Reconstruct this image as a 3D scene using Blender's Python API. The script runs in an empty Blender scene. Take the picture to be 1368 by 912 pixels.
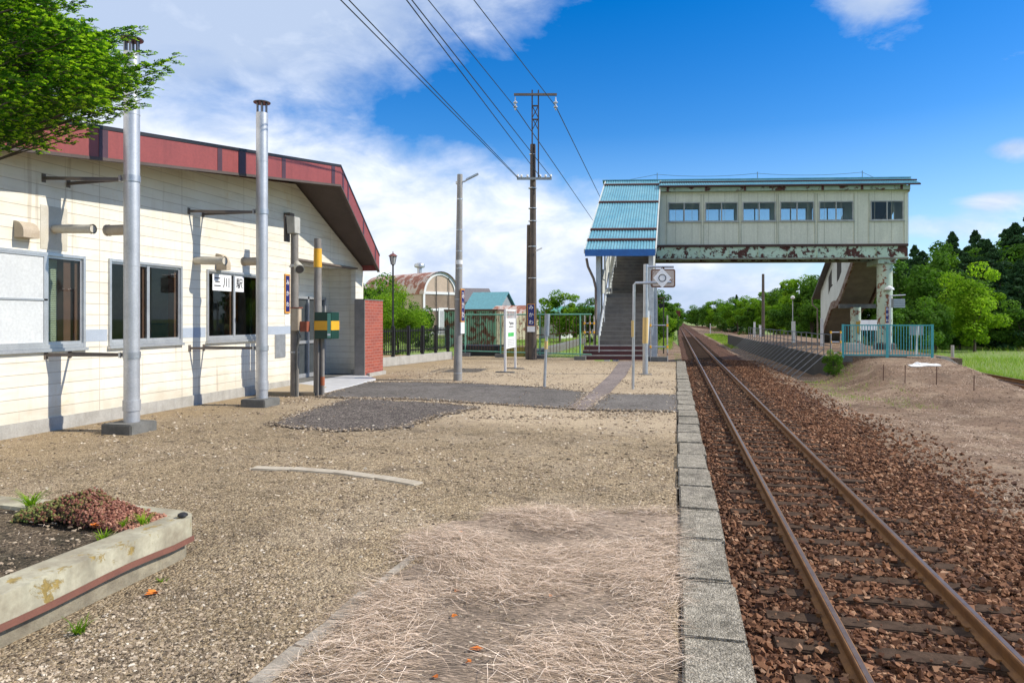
import bpy, bmesh, math, random
import numpy as np
from mathutils import Vector, Matrix
random.seed(7); RNG = np.random.default_rng(7)
C = bpy.context.scene.collection
SC = bpy.context.scene
R = math.radians
# ------------------------------------------------------------------ camera frame (metres; platform top z=0, track runs along +Y)
F, PX0, HY, H = 912.0, 684.0, 426.0, 1.6
TH = math.atan(219/912); c_, s_ = math.cos(TH), math.sin(TH)
def ray(px):
    u = (px-PX0)/F
    return u*c_-s_, c_+u*s_
def at(px, py, Z):
    a, b = ray(px); return Vector((a*Z, b*Z, H+(HY-py)/F*Z))
def gp(px, py, z=0.0):
    Z = F*(H-z)/(py-HY); a, b = ray(px); return Vector((a*Z, b*Z, z))
def wl(px, py, X=-8.7):
    a, b = ray(px); Z = X/a; return b*Z, H+(HY-py)/F*Z     # (Y, z) on the plane x = X
def wY(px, X=-8.7): return wl(px, 0, X)[0]

cam = bpy.data.cameras.new('camera'); co = bpy.data.objects.new('camera', cam); C.objects.link(co)
cam.lens = 24; cam.sensor_width = 36; cam.shift_y = -30/1368; cam.clip_end = 5000; cam.clip_start = .05
co.location = (0, 0, H); co.rotation_euler = (R(90), 0, TH); SC.camera = co
SC.view_settings.view_transform = 'Standard'; SC.view_settings.look = 'None'
SC.view_settings.gamma = 1; SC.view_settings.exposure = 0.25

# ------------------------------------------------------------------ materials
def nt(name):
    m = bpy.data.materials.new(name); m.use_nodes = True
    t = m.node_tree; b = t.nodes['Principled BSDF']
    return m, t, b
def N(t, typ, **kw):
    n = t.nodes.new(typ)
    for k, v in kw.items():
        if k in n.inputs.keys() if hasattr(n.inputs, 'keys') else False: n.inputs[k].default_value = v
        else: setattr(n, k, v)
    return n
def noise(t, scale, detail=5, rough=.55, vec=None, dist=0):
    n = t.nodes.new('ShaderNodeTexNoise'); n.inputs['Scale'].default_value = scale
    n.inputs['Detail'].default_value = detail; n.inputs['Roughness'].default_value = rough
    n.inputs['Distortion'].default_value = dist
    if vec is None: vec = coord(t)
    t.links.new(vec, n.inputs['Vector']); return n.outputs['Fac']
def coord(t, kind='Object', scale=None):
    tc = t.nodes.new('ShaderNodeTexCoord'); v = tc.outputs[kind]
    if scale:
        mp = t.nodes.new('ShaderNodeMapping'); mp.inputs['Scale'].default_value = scale
        t.links.new(v, mp.inputs['Vector']); v = mp.outputs[0]
    return v
def ramp(t, fac, stops, interp='LINEAR'):
    r = t.nodes.new('ShaderNodeValToRGB'); cr = r.color_ramp; cr.interpolation = interp
    while len(cr.elements) > 1: cr.elements.remove(cr.elements[-1])
    for i, (p, c) in enumerate(stops):
        e = cr.elements[0] if i == 0 else cr.elements.new(p)
        e.position = p
        if not hasattr(c, '__len__'): c = (c, c, c)
        e.color = (*c, 1)
    t.links.new(fac, r.inputs['Fac']); return r.outputs['Color']
def mix(t, fac, a, b, mode='MIX'):
    n = t.nodes.new('ShaderNodeMix'); n.data_type = 'RGBA'; n.blend_type = mode
    for sock, v in ((n.inputs[0], fac), (n.inputs[6], a), (n.inputs[7], b)):
        if isinstance(v, (int, float)): sock.default_value = v if sock == n.inputs[0] else (v, v, v, 1)
        elif isinstance(v, tuple): sock.default_value = (*v, 1)
        else: t.links.new(v, sock)
    return n.outputs[2]
def math_(t, op, a, b=None, clamp=False):
    n = t.nodes.new('ShaderNodeMath'); n.operation = op; n.use_clamp = clamp
    for i, v in enumerate((a, b)):
        if v is None: continue
        if isinstance(v, (int, float)): n.inputs[i].default_value = v
        else: t.links.new(v, n.inputs[i])
    return n.outputs[0]
def bump(t, b, h, strength=.5, dist=.01):
    n = t.nodes.new('ShaderNodeBump'); n.inputs['Strength'].default_value = strength; n.inputs['Distance'].default_value = dist
    t.links.new(h, n.inputs['Height']); t.links.new(n.outputs[0], b.inputs['Normal'])
_mc = {}
def M(name, col, col2=None, scale=4, rough=.75, bmp=0, bscale=60, metal=0, streak=0, rust=None, rustamt=.5, rscale=3, coat=0):
    """weathered surface: two tones by noise, optional vertical streaks, optional rust patches"""
    if name in _mc: return _mc[name]
    m, t, b = nt(name)
    col2 = col2 or tuple(x*.72 for x in col)
    c = ramp(t, noise(t, scale, 7, .65), [(.35, col), (.68, col2)])
    if streak:
        st = noise(t, 1, 5, .6, coord(t, scale=(9, 9, .6)))
        c = mix(t, math_(t, 'MULTIPLY', ramp(t, st, [(.45, 0.), (.75, 1.)]), streak), c, tuple(x*.45 for x in col))
    fine = noise(t, scale*14, 3, .6)
    c = mix(t, .35, c, ramp(t, fine, [(.3, .55), (.7, 1.)]), 'MULTIPLY')
    b.inputs['Roughness'].default_value = rough; b.inputs['Metallic'].default_value = metal
    if rust:
        rn = noise(t, rscale, 8, .72, dist=.3)
        f = ramp(t, rn, [(1-rustamt-.02, 0.), (1-rustamt+.02, 1.)])
        rc = ramp(t, noise(t, rscale*6, 6, .7), [(.3, rust), (.7, tuple(x*.35 for x in rust))])
        c = mix(t, f, c, rc)
        bump(t, b, math_(t, 'SUBTRACT', 1., f), .5, .004)
    elif bmp:
        bump(t, b, noise(t, bscale, 6, .7), bmp, .01)
    t.links.new(c, b.inputs['Base Color'])
    _mc[name] = m; return m
def M_gravel(name, cols, scale=70, patch=None, straw=0, bs=.9):
    m, t, b = nt(name)
    v = t.nodes.new('ShaderNodeTexVoronoi'); v.inputs['Scale'].default_value = scale; v.inputs['Randomness'].default_value = 1
    vec = coord(t); t.links.new(vec, v.inputs['Vector'])
    sep = t.nodes.new('ShaderNodeSeparateColor'); t.links.new(v.outputs['Color'], sep.inputs[0])
    n = len(cols)
    c = ramp(t, sep.outputs[0], [(i/n, x) for i, x in enumerate(cols)], 'CONSTANT')
    v2 = t.nodes.new('ShaderNodeTexVoronoi'); v2.inputs['Scale'].default_value = scale*2.7; t.links.new(vec, v2.inputs['Vector'])
    sep2 = t.nodes.new('ShaderNodeSeparateColor'); t.links.new(v2.outputs['Color'], sep2.inputs[0])
    c2 = ramp(t, sep2.outputs[1], [(i/n, x) for i, x in enumerate(reversed(cols))], 'CONSTANT')
    c = mix(t, ramp(t, noise(t, scale*.35, 3), [(.4, 0.), (.6, 1.)]), c, c2)
    if patch:
        for (pc, ps, lo, hi, amt) in patch:
            f = ramp(t, noise(t, ps, 8, .68, dist=.4), [(lo, 0.), (hi, 1.)])
            c = mix(t, math_(t, 'MULTIPLY', f, amt), c, pc)
    c = mix(t, .6, c, ramp(t, noise(t, 17, 3, .8), [(.36, .45), (.5, .9), (.62, 1.35)]), 'MULTIPLY')
    big = noise(t, .5, 5, .6)
    c = mix(t, .7, c, ramp(t, big, [(.3, .55), (.7, 1.)]), 'MULTIPLY')
    c = mix(t, .5, c, ramp(t, noise(t, 2.7, 7, .7, dist=.8), [(.36, .45), (.5, 1.)]), 'MULTIPLY')
    t.links.new(c, b.inputs['Base Color']); b.inputs['Roughness'].default_value = .95
    b.inputs['Specular IOR Level'].default_value = .15
    h = math_(t, 'ADD', math_(t, 'SUBTRACT', 1., v.outputs['Distance']), math_(t, 'MULTIPLY', noise(t, scale*2, 4), .5))
    bump(t, b, h, bs, .02)
    return m
def M_attr(name, stops, rough=.9, transl=0, nz=None):
    """colour picked per stone / blade / leaf by a stored random number"""
    m, t, b = nt(name)
    a = t.nodes.new('ShaderNodeAttribute'); a.attribute_name = 'rnd'
    c = ramp(t, a.outputs['Fac'], stops)
    oi = t.nodes.new('ShaderNodeObjectInfo')
    if transl:
        c = mix(t, .5, c, ramp(t, oi.outputs['Random'], [(0., (.68, .78, .7)), (.5, (.95, .95, .9)), (1., (1., 1., .75))]), 'MULTIPLY')
    if nz:
        c = mix(t, .6, c, ramp(t, noise(t, nz, 4), [(.35, .5), (.65, 1.)]), 'MULTIPLY')
    t.links.new(c, b.inputs['Base Color']); b.inputs['Roughness'].default_value = rough
    b.inputs['Specular IOR Level'].default_value = .25
    if transl:
        tr = t.nodes.new('ShaderNodeBsdfTranslucent'); mx = t.nodes.new('ShaderNodeMixShader'); mx.inputs[0].default_value = transl
        c2 = mix(t, 1., c, (1.25, 1.4, .5), 'MULTIPLY'); t.links.new(c2, tr.inputs['Color'])
        t.links.new(b.outputs[0], mx.inputs[1]); t.links.new(tr.outputs[0], mx.inputs[2])
        t.links.new(mx.outputs[0], t.nodes['Material Output'].inputs['Surface'])
    return m
def M_glass(name, tint=(.8, .85, .85), dark=0.0):
    m, t, b = nt(name)
    tr = t.nodes.new('ShaderNodeBsdfTransparent'); tr.inputs[0].default_value = (*tint, 1)
    gl = t.nodes.new('ShaderNodeBsdfGlossy'); gl.inputs['Roughness'].default_value = .02
    fr = t.nodes.new('ShaderNodeFresnel'); fr.inputs[0].default_value = 1.5
    mx = t.nodes.new('ShaderNodeMixShader'); ge = t.nodes.new('ShaderNodeNewGeometry')
    t.links.new(math_(t, 'MULTIPLY', fr.outputs[0], math_(t, 'SUBTRACT', 1., ge.outputs['Backfacing'])), mx.inputs[0])
    t.links.new(tr.outputs[0], mx.inputs[1]); t.links.new(gl.outputs[0], mx.inputs[2])
    t.links.new(mx.outputs[0], t.nodes['Material Output'].inputs['Surface'])
    return m
def M_siding(name):
    m, t, b = nt(name)
    vec = coord(t); sx = t.nodes.new('ShaderNodeSeparateXYZ'); t.links.new(vec, sx.inputs[0])
    fz = math_(t, 'FRACT', math_(t, 'DIVIDE', sx.outputs[2], .166))
    groove = ramp(t, fz, [(0., 0.), (.045, 0.), (.075, 1.), (1., 1.)])
    fy = math_(t, 'FRACT', math_(t, 'DIVIDE', math_(t, 'ADD', sx.outputs[1], .3), 1.82))
    seam = ramp(t, fy, [(0., 0.), (.005, 0.), (.009, 1.), (1., 1.)])
    row = t.nodes.new('ShaderNodeTexWhiteNoise'); row.noise_dimensions = '1D'
    t.links.new(math_(t, 'FLOOR', math_(t, 'DIVIDE', sx.outputs[2], .166)), row.inputs['W'])
    c = ramp(t, noise(t, 1.4, 7, .6), [(.3, (.80, .755, .65)), (.75, (.70, .65, .54))])
    c = mix(t, .5, c, ramp(t, row.outputs[0], [(0., .86), (1., 1.)]), 'MULTIPLY')
    # grime streaks that run along the boards and tan stains with their own outline
    st = noise(t, 1, 6, .65, coord(t, scale=(1, 1.1, 7)))
    c = mix(t, math_(t, 'MULTIPLY', ramp(t, st, [(.52, 0.), (.72, 1.)]), .38), c, (.42, .36, .26))
    st2 = noise(t, 1, 6, .7, coord(t, scale=(3, 5, .5)))
    c = mix(t, math_(t, 'MULTIPLY', ramp(t, st2, [(.56, 0.), (.74, 1.)]), .35), c, (.5, .42, .28))
    zl = math_(t, 'ADD', sx.outputs[2], math_(t, 'MULTIPLY', math_(t, 'SUBTRACT', noise(t, 2.2, 7, .7), .5), 1.1))
    c = mix(t, math_(t, 'MULTIPLY', ramp(t, zl, [(.05, 1.), (.62, 0.)]), .5), c, (.44, .36, .24))
    c = mix(t, math_(t, 'MULTIPLY', ramp(t, noise(t, .8, 8, .75, dist=.6), [(.60, 0.), (.68, 1.)]), .45), c, (.60, .44, .22))
    c = mix(t, math_(t, 'MULTIPLY', ramp(t, noise(t, 1, 4, .5, coord(t, scale=(5, 7, .35))), [(.64, 0.), (.70, 1.)]), .35), c, (.30, .22, .14))
    edge = math_(t, 'MULTIPLY', groove, seam)
    c = mix(t, edge, mix(t, .45, c, (.26, .20, .14)), c)
    t.links.new(c, b.inputs['Base Color']); b.inputs['Roughness'].default_value = .55
    bump(t, b, edge, .6, .006)
    return m
def M_brick(name):
    m, t, b = nt(name)
    vec = coord(t); sx = t.nodes.new('ShaderNodeSeparateXYZ'); t.links.new(vec, sx.inputs[0])
    cb = t.nodes.new('ShaderNodeCombineXYZ'); t.links.new(math_(t, 'ADD', sx.outputs[0], sx.outputs[1]), cb.inputs[0]); t.links.new(sx.outputs[2], cb.inputs[1])
    br = t.nodes.new('ShaderNodeTexBrick'); t.links.new(cb.outputs[0], br.inputs['Vector'])
    br.inputs['Color1'].default_value = (.34, .075, .045, 1); br.inputs['Color2'].default_value = (.25, .055, .038, 1)
    br.inputs['Mortar'].default_value = (.40, .24, .19, 1); br.inputs['Scale'].default_value = 1
    br.inputs['Brick Width'].default_value = .24; br.inputs['Row Height'].default_value = .085; br.inputs['Mortar Size'].default_value = .005
    t.links.new(br.outputs[0], b.inputs['Base Color']); b.inputs['Roughness'].default_value = .6
    return m
def M_metal_sheet(name, a, b2, c3, rustamt=.4, rscale=.8):
    m, t, b = nt(name)
    c = ramp(t, noise(t, rscale, 8, .7, dist=.5), [(.5-rustamt*.4, a), (.5, b2), (.62, c3)])
    t.links.new(mix(t, .4, c, ramp(t, noise(t, 9, 5), [(.3, .6), (.7, 1.)]), 'MULTIPLY'), b.inputs['Base Color'])
    b.inputs['Roughness'].default_value = .6
    return m

m_siding = M_siding('cream_siding')
m_soffit = M('soffit_brown', (.10, .075, .065), scale=2)
m_fascia = M('fascia_red', (.29, .062, .055), (.24, .052, .048), scale=1.5, rough=.5, streak=.35)
m_fasciadark = M('fascia_dark_band', (.075, .03, .045), rough=.5)
m_conc = M('concrete_pale', (.46, .44, .40), (.34, .32, .28), scale=3, bmp=.6, bscale=40, streak=.4)
m_concd = M('concrete_dark', (.20, .195, .18), (.12, .12, .11), scale=5, bmp=.7, bscale=50)
m_kerb = M_gravel('kerb_stone_grey', [(.47, .42, .335), (.36, .32, .25), (.26, .23, .18), (.58, .53, .44), (.41, .365, .29), (.18, .16, .125)], 95, patch=[((.17, .155, .12), 2.2, .54, .66, .55), ((.52, .50, .42), 4.5, .6, .68, .5)], bs=.7)
for _mm in (m_concd,): _mm.node_tree.nodes['Principled BSDF'].inputs['Specular IOR Level'].default_value = .2
m_alu = M('aluminium_sash', (.62, .63, .64), (.5, .51, .53), rough=.35, metal=.6)
m_galv = M('galvanised_steel', (.55, .57, .59), (.42, .43, .45), scale=6, rough=.42, metal=.75)
m_flue = M('flue_steel', (.60, .61, .63), (.47, .48, .5), scale=3, rough=.45, metal=.55, streak=.25)
m_bracket = M('bracket_brown_steel', (.17, .135, .11), rough=.6)
m_tanvent = M('vent_tan', (.52, .44, .33), (.4, .31, .22), rough=.5)
m_brownwood = M('window_brown_wood', (.20, .075, .045), rough=.6)
m_white = M('white_paint', (.78, .78, .77), (.68, .68, .67), rough=.55)
m_paper = M('white_paper', (.85, .86, .88), (.82, .83, .85), rough=.8)
m_black = M('black_paint', (.015, .015, .017), rough=.5)
m_ink = M('ink_black', (.02, .02, .025), rough=.7)
m_navy = M('sign_navy', (.015, .015, .12), (.02, .02, .14), rough=.35)
m_orange = M('sign_orange_rim', (.75, .33, .05), rough=.4)
m_yellow = M('yellow_tape', (.80, .42, .02), (.72, .36, .02), rough=.45)
m_greenbox = M('meter_box_green', (.004, .05, .035), rough=.4)
m_palegreen = M('pale_green', (.14, .40, .31), rough=.4)
m_wood = M('pole_wood_dark', (.115, .085, .065), (.06, .05, .04), scale=5, streak=.6, bmp=.6, bscale=30)
m_polec = M('pole_concrete', (.33, .32, .30), (.25, .24, .23), scale=3, rough=.8, streak=.3)
m_postgrey = M('post_weathered', (.27, .25, .225), (.19, .17, .15), scale=5, streak=.5)
m_blind = M('blind_slats', (.60, .58, .44), rough=.7)
m_screen = M('insect_screen', (.62, .64, .64), (.55, .57, .58), scale=2, rough=.8)
m_dark = M('dark_interior', (.045, .042, .038), rough=.9)
m_intwall = M('interior_wall', (.26, .27, .23), rough=.9)
m_glass = M_glass('window_glass', (.80, .86, .84))
m_glassc = M_glass('dusty_glass', (.85, .9, .92))
_t = m_glassc.node_tree; _out = _t.nodes['Material Output']; _s = _out.inputs['Surface'].links[0].from_socket
_d = _t.nodes.new('ShaderNodeBsdfTranslucent'); _d.inputs[0].default_value = (.9, .93, .95, 1); _m = _t.nodes.new('ShaderNodeMixShader'); _m.inputs[0].default_value = .07
_t.links.new(_s, _m.inputs[1]); _t.links.new(_d.outputs[0], _m.inputs[2]); _t.links.new(_m.outputs[0], _out.inputs['Surface'])
m_bluepaint = M('bridge_blue_fascia', (.02, .13, .42), (.018, .10, .33), rough=.45)
m_roofblue = M('roof_sheet_blue', (.10, .33, .44), (.19, .42, .50), scale=1.3, rough=.4, streak=.45, metal=.1)
m_maroon = M('rust_maroon', (.085, .028, .022), (.05, .02, .018), rough=.8)
m_bridgewall = M('bridge_wall_panel', (.66, .675, .55), (.60, .62, .50), scale=1.2, streak=.25, rough=.55)
m_bridgewhite = M('bridge_white_panel', (.60, .62, .60), (.5, .52, .49), scale=1.2, streak=.35, rough=.55)
m_girder = M('girder_mint_rust', (.52, .66, .53), (.44, .58, .44), rust=(.10, .03, .018), rustamt=.485, rscale=2.6)
m_eave = M('eave_mint_rust', (.38, .50, .40), rust=(.12, .04, .025), rustamt=.44, rscale=1.6)
m_column = M('column_mint_rust', (.46, .55, .45), (.40, .5, .40), rust=(.25, .075, .03), rustamt=.455, rscale=3.0)
m_postwhite = M('post_white_rust', (.62, .66, .66), rust=(.25, .09, .04), rustamt=.34, rscale=3.5)
m_step = M('stair_tread', (.20, .18, .15), (.13, .115, .095), scale=3, bmp=.3)
m_stringer = M('stringer_brown', (.26, .20, .155), rust=(.14, .06, .03), rustamt=.5, rscale=3)
m_maroonstep = M('step_maroon', (.12, .035, .03), (.09, .03, .028), rough=.7)
m_mintpipe = M('mint_pipe', (.15, .40, .30), rust=(.13, .05, .03), rustamt=.3, rscale=9)
m_rustbar = M('rusted_bar', (.10, .045, .03), (.06, .03, .02), rough=.9)
m_teal = M('teal_fence', (.06, .33, .37), (.08, .38, .40), rust=(.16, .10, .07), rustamt=.3, rscale=6)
m_rail = M('rail_rust', (.24, .115, .035), (.15, .07, .028), scale=9, rough=.75)
m_railtop = M('rail_head_worn', (.30, .20, .13), (.23, .15, .10), scale=9, rough=.33, metal=.6)
m_sleeper = M('sleeper_wood', (.105, .07, .05), (.05, .035, .026), scale=8, streak=0, bmp=.8, bscale=30)
m_sleeper.node_tree.nodes['Principled BSDF'].inputs['Specular IOR Level'].default_value = .04; m_sleeper.node_tree.nodes['Principled BSDF'].inputs['Roughness'].default_value = 1.
m_rustsheet = M_metal_sheet('rust_roof', (.52, .42, .37), (.36, .13, .07), (.22, .07, .04), rustamt=.02, rscale=.8)
m_container = M('container_green', (.20, .38, .27), (.15, .30, .21), scale=1.5, rust=(.15, .06, .03), rustamt=.49, rscale=1.5, streak=.8)
m_cream_rust = M('container_cream', (.5, .46, .32), rust=(.2, .08, .04), rustamt=.45, rscale=2)
m_mortar = M('facade_mortar', (.52, .40, .30), (.44, .34, .26), scale=2)
m_houseblue = M('house_roof_blue', (.12, .33, .38), rough=.5)
m_greyroof = M('house_roof_grey', (.16, .145, .15), rough=.7)
m_greysheet = M('grey_sheet_wall', (.28, .32, .34), (.22, .25, .27), scale=1, streak=.3)
m_asphalt = M_gravel('asphalt', [(.19, .172, .155), (.15, .135, .122), (.24, .218, .195), (.12, .108, .098), (.29, .265, .235)], 160, patch=[((.27, .245, .225), .8, .52, .64, .5)], bs=.5)
m_asphalt2 = M_gravel('asphalt_coarse', [(.15, .126, .115), (.095, .08, .075), (.19, .162, .148), (.065, .055, .052), (.42, .37, .31)], 48, bs=1)
m_paver = M_gravel('paver_pink', [(.27, .22, .20), (.22, .18, .165), (.31, .265, .24)], 90, bs=.4)
m_platform = M_gravel('platform_gravel', [(.53, .41, .255), (.39, .29, .17), (.22, .16, .10), (.70, .57, .39), (.45, .335, .20), (.13, .095, .062)], 62,
    patch=[((.52, .42, .30), .7, .5, .62, .45), ((.17, .13, .095), 1.9, .57, .66, .6)])
def pale_zone(m):
    t = m.node_tree; b = t.nodes['Principled BSDF']; base = b.inputs['Base Color'].links[0].from_socket
    sx = t.nodes.new('ShaderNodeSeparateXYZ'); t.links.new(coord(t), sx.inputs[0]); X, Y = sx.outputs[0], sx.outputs[1]
    nz = math_(t, 'MULTIPLY', math_(t, 'SUBTRACT', noise(t, 1.1, 6, .65), .5), 2.6)
    ynear = math_(t, 'ADD', math_(t, 'ADD', Y, math_(t, 'MULTIPLY', X, .12)), nz)
    a = ramp(t, math_(t, 'DIVIDE', ynear, 30), [(9.2/30, 0.), (10.3/30, 1.), (13.5/30, 1.), (21.5/30, .8), (25/30, .12), (1., .1)])
    a = math_(t, 'MULTIPLY', a, ramp(t, math_(t, 'DIVIDE', math_(t, 'ADD', math_(t, 'ADD', X, 12), nz), 12), [(.28, .15), (.5, .75), (.62, 1.)]))
    c = mix(t, math_(t, 'MULTIPLY', a, .8), base, mix(t, .55, (.60, .54, .45), base, 'OVERLAY'))
    tan = ramp(t, math_(t, 'DIVIDE', math_(t, 'ADD', math_(t, 'ADD', X, 9.), nz), 9), [(.02, .85), (.3, 0.)])
    c = mix(t, math_(t, 'MULTIPLY', tan, .5), c, (.46, .33, .18))
    t.links.new(c, b.inputs['Base Color'])
pale_zone(m_platform)
m_palegravel = M_gravel('pale_gravel', [(.43, .385, .31), (.36, .315, .25), (.52, .475, .39), (.28, .24, .19)], 62,
    patch=[((.40, .30, .20), .5, .52, .62, .55)])
m_dirt = M_gravel('dirt_brown', [(.31, .21, .14), (.23, .15, .10), (.38, .27, .185), (.155, .10, .07)], 45,
    patch=[((.44, .33, .23), .9, .50, .62, .7), ((.13, .085, .06), .55, .52, .62, .55), ((.13, .15, .05), .35, .60, .68, .5)])
m_bedground = M_gravel('ballast_bed', [(.11, .052, .03), (.075, .036, .022), (.15, .075, .045), (.035, .02, .014), (.18, .10, .065)], 22, bs=1)
m_field = M('field_grass', (.12, .22, .025), (.22, .24, .08), scale=.15, rough=.95, bmp=.8, bscale=2)
m_soil = M_gravel('planter_soil', [(.20, .15, .10), (.13, .10, .07), (.28, .22, .15), (.08, .06, .045)], 60,
    patch=[((.05, .045, .03), 2.5, .5, .6, .7)])
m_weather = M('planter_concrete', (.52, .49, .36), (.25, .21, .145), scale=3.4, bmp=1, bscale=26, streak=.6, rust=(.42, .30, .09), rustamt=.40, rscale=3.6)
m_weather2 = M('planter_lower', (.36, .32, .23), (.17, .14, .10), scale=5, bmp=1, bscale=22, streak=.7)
m_flatbar = M('flat_bar_rust', (.22, .09, .06), (.17, .07, .05), scale=8)
m_lamp = M('lamp_white', (.8, .8, .78), rough=.3)
m_bark = M('bark', (.09, .065, .045), (.05, .038, .028), scale=7, bmp=.9, bscale=20)
m_wire = M('cable_black', (.02, .025, .035), rough=.5)
m_ballast = M_attr('ballast_stones', [(0., (.055, .028, .018)), (.3, (.15, .068, .036)), (.6, (.23, .108, .055)), (.85, (.30, .155, .085)), (1., (.42, .26, .16))], nz=1.2)
m_pebble = M_attr('pebbles', [(0., (.09, .07, .05)), (.3, (.25, .19, .13)), (.6, (.40, .31, .215)), (.9, (.54, .44, .32)), (1., (.74, .66, .54))], nz=.9)
m_straw = M_attr('dry_straw', [(0., (.13, .09, .055)), (.4, (.38, .28, .19)), (.72, (.76, .58, .44)), (1., (1., .85, .70))], transl=0)
m_grass = M_attr('grass_blades', [(0., (.09, .19, .015)), (.6, (.19, .34, .025)), (.9, (.30, .38, .06)), (1., (.45, .42, .2))], transl=.3)
m_leaf_b = M_attr('leaves_bright', [(0., (.07, .17, .012)), (.5, (.17, .32, .02)), (1., (.30, .45, .035))], transl=.45, nz=.5)
m_leaf_m = M_attr('leaves_mid', [(0., (.04, .105, .012)), (.5, (.08, .185, .02)), (1., (.15, .28, .03))], transl=.35, nz=.5)
m_leaf_d = M_attr('leaves_dark', [(0., (.014, .045, .02)), (.5, (.028, .08, .03)), (1., (.05, .12, .035))], transl=.15, nz=.5)
m_yew = M_attr('yew_needles', [(0., (.02, .07, .008)), (.4, (.06, .17, .012)), (.75, (.22, .44, .02)), (1., (.45, .66, .04))], transl=.4)
m_sedum = M_attr('sedum_leaves', [(0., (.14, .20, .04)), (.3, (.17, .15, .05)), (.5, (.16, .06, .04)), (.75, (.22, .085, .055)), (1., (.40, .20, .13))], rough=.45)
m_leafo = M('orange_leaf', (.75, .22, .02), (.55, .14, .02), scale=30)

# ------------------------------------------------------------------ mesh building
class MB:
    def __init__(s): s.v = []; s.f = []
    def add(s, vs, fs):
        n = len(s.v); s.v += [tuple(v) for v in vs]; s.f += [tuple(i+n for i in f) for f in fs]; return s
    def box(s, x0, x1, y0, y1, z0, z1):
        v = [(x, y, z) for z in (z0, z1) for x, y in ((x0, y0), (x1, y0), (x1, y1), (x0, y1))]
        return s.add(v, [(0, 3, 2, 1), (4, 5, 6, 7), (0, 1, 5, 4), (1, 2, 6, 5), (2, 3, 7, 6), (3, 0, 4, 7)])
    def hexa(s, b4, t4):
        return s.add(list(b4)+list(t4), [(0, 3, 2, 1), (4, 5, 6, 7), (0, 1, 5, 4), (1, 2, 6, 5), (2, 3, 7, 6), (3, 0, 4, 7)])
    def bar(s, p, q, w, h=None, up=(0, 0, 1)):
        p = Vector(p); q = Vector(q); d = (q-p).normalized(); up = Vector(up)
        if abs(d.dot(up)) > .98: up = Vector((0, 1, 0))
        a = d.cross(up).normalized(); b = a.cross(d).normalized(); h = h or w; a = a*w/2; b = b*h/2
        return s.hexa([p-a-b, p+a-b, p+a+b, p-a+b], [q-a-b, q+a-b, q+a+b, q-a+b])
    def tube(s, pts, r, n=10, r2=None, caps=True):
        pts = [Vector(p) for p in pts]; rs = [r + ((r2 if r2 is not None else r)-r)*i/(len(pts)-1) for i in range(len(pts))]
        vs = []; fs = []; a = None
        for i, p in enumerate(pts):
            d = (pts[min(i+1, len(pts)-1)]-pts[max(i-1, 0)]).normalized()
            if a is None: a = d.orthogonal().normalized()
            a = (a-d*a.dot(d)).normalized(); b = d.cross(a)
            vs += [p+(a*math.cos(2*math.pi*k/n)+b*math.sin(2*math.pi*k/n))*rs[i] for k in range(n)]
        for i in range(len(pts)-1):
            fs += [(i*n+k, i*n+(k+1) % n, (i+1)*n+(k+1) % n, (i+1)*n+k) for k in range(n)]
        if caps: fs += [tuple(range(n))[::-1], tuple(range((len(pts)-1)*n, len(pts)*n))]
        return s.add(vs, fs)
    def lathe(s, c, prof, n=16):
        vs = [(c[0]+r*math.cos(2*math.pi*k/n), c[1]+r*math.sin(2*math.pi*k/n), c[2]+z) for r, z in prof for k in range(n)]
        fs = [(i*n+k, i*n+(k+1) % n, (i+1)*n+(k+1) % n, (i+1)*n+k) for i in range(len(prof)-1) for k in range(n)]
        fs += [tuple(range(n))[::-1], tuple(range((len(prof)-1)*n, len(prof)*n))]
        return s.add(vs, fs)
    def prism(s, poly, z0, z1):
        n = len(poly)
        v = [(p[0], p[1], z0) for p in poly]+[(p[0], p[1], z1) for p in poly]
        return s.add(v, [tuple(range(n))[::-1], tuple(range(n, 2*n))]+[(i, (i+1) % n, n+(i+1) % n, n+i) for i in range(n)])
    def extr(s, poly, d):
        n = len(poly); d = Vector(d); v = [Vector(p) for p in poly]; v += [p+d for p in v]
        return s.add(v, [tuple(range(n))[::-1], tuple(range(n, 2*n))]+[(i, (i+1) % n, n+(i+1) % n, n+i) for i in range(n)])
    def quad(s, *p): return s.add(p, [tuple(range(len(p)))])
    def build(s, name, mat, parent=None, smooth=False, bev=0, label=None, kind=None, local=False):
        me = bpy.data.meshes.new(name); me.from_pydata(s.v, [], s.f); me.materials.append(mat)
        bm = bmesh.new(); bm.from_mesh(me); bmesh.ops.recalc_face_normals(bm, faces=bm.faces)
        if bev: bmesh.ops.bevel(bm, geom=[e for e in bm.edges if e.calc_face_angle(0) > .5], offset=bev, segments=2, affect='EDGES', clamp_overlap=True)
        bm.to_mesh(me); bm.free()
        if smooth:
            me.polygons.foreach_set('use_smooth', [True]*len(me.polygons)); me.set_sharp_from_angle(angle=R(40))
        o = bpy.data.objects.new(name, me); C.objects.link(o)
        if parent:
            o.parent = parent
            if not local:
                w = parent.location.copy(); p = parent.parent
                while p: w += p.location; p = p.parent
                o.location = -w if parent.type == 'EMPTY' else (0, 0, 0)
        if label: o['label'] = label
        if kind: o['kind'] = kind
        return o
def T(name, label, cat, loc=(0, 0, 0), group=None, rz=0):
    o = bpy.data.objects.new(name, None); C.objects.link(o); o.location = loc; o.rotation_euler = (0, 0, rz)
    o.empty_display_size = .2; o['label'] = label; o['category'] = cat
    if group: o['group'] = group
    return o
def tag(o, label, cat, group=None):
    o['label'] = label; o['category'] = cat
    if group: o['group'] = group
    return o
def struct(name, mb, mat, **k): return mb.build(name, mat, kind='structure', **k)
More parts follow.
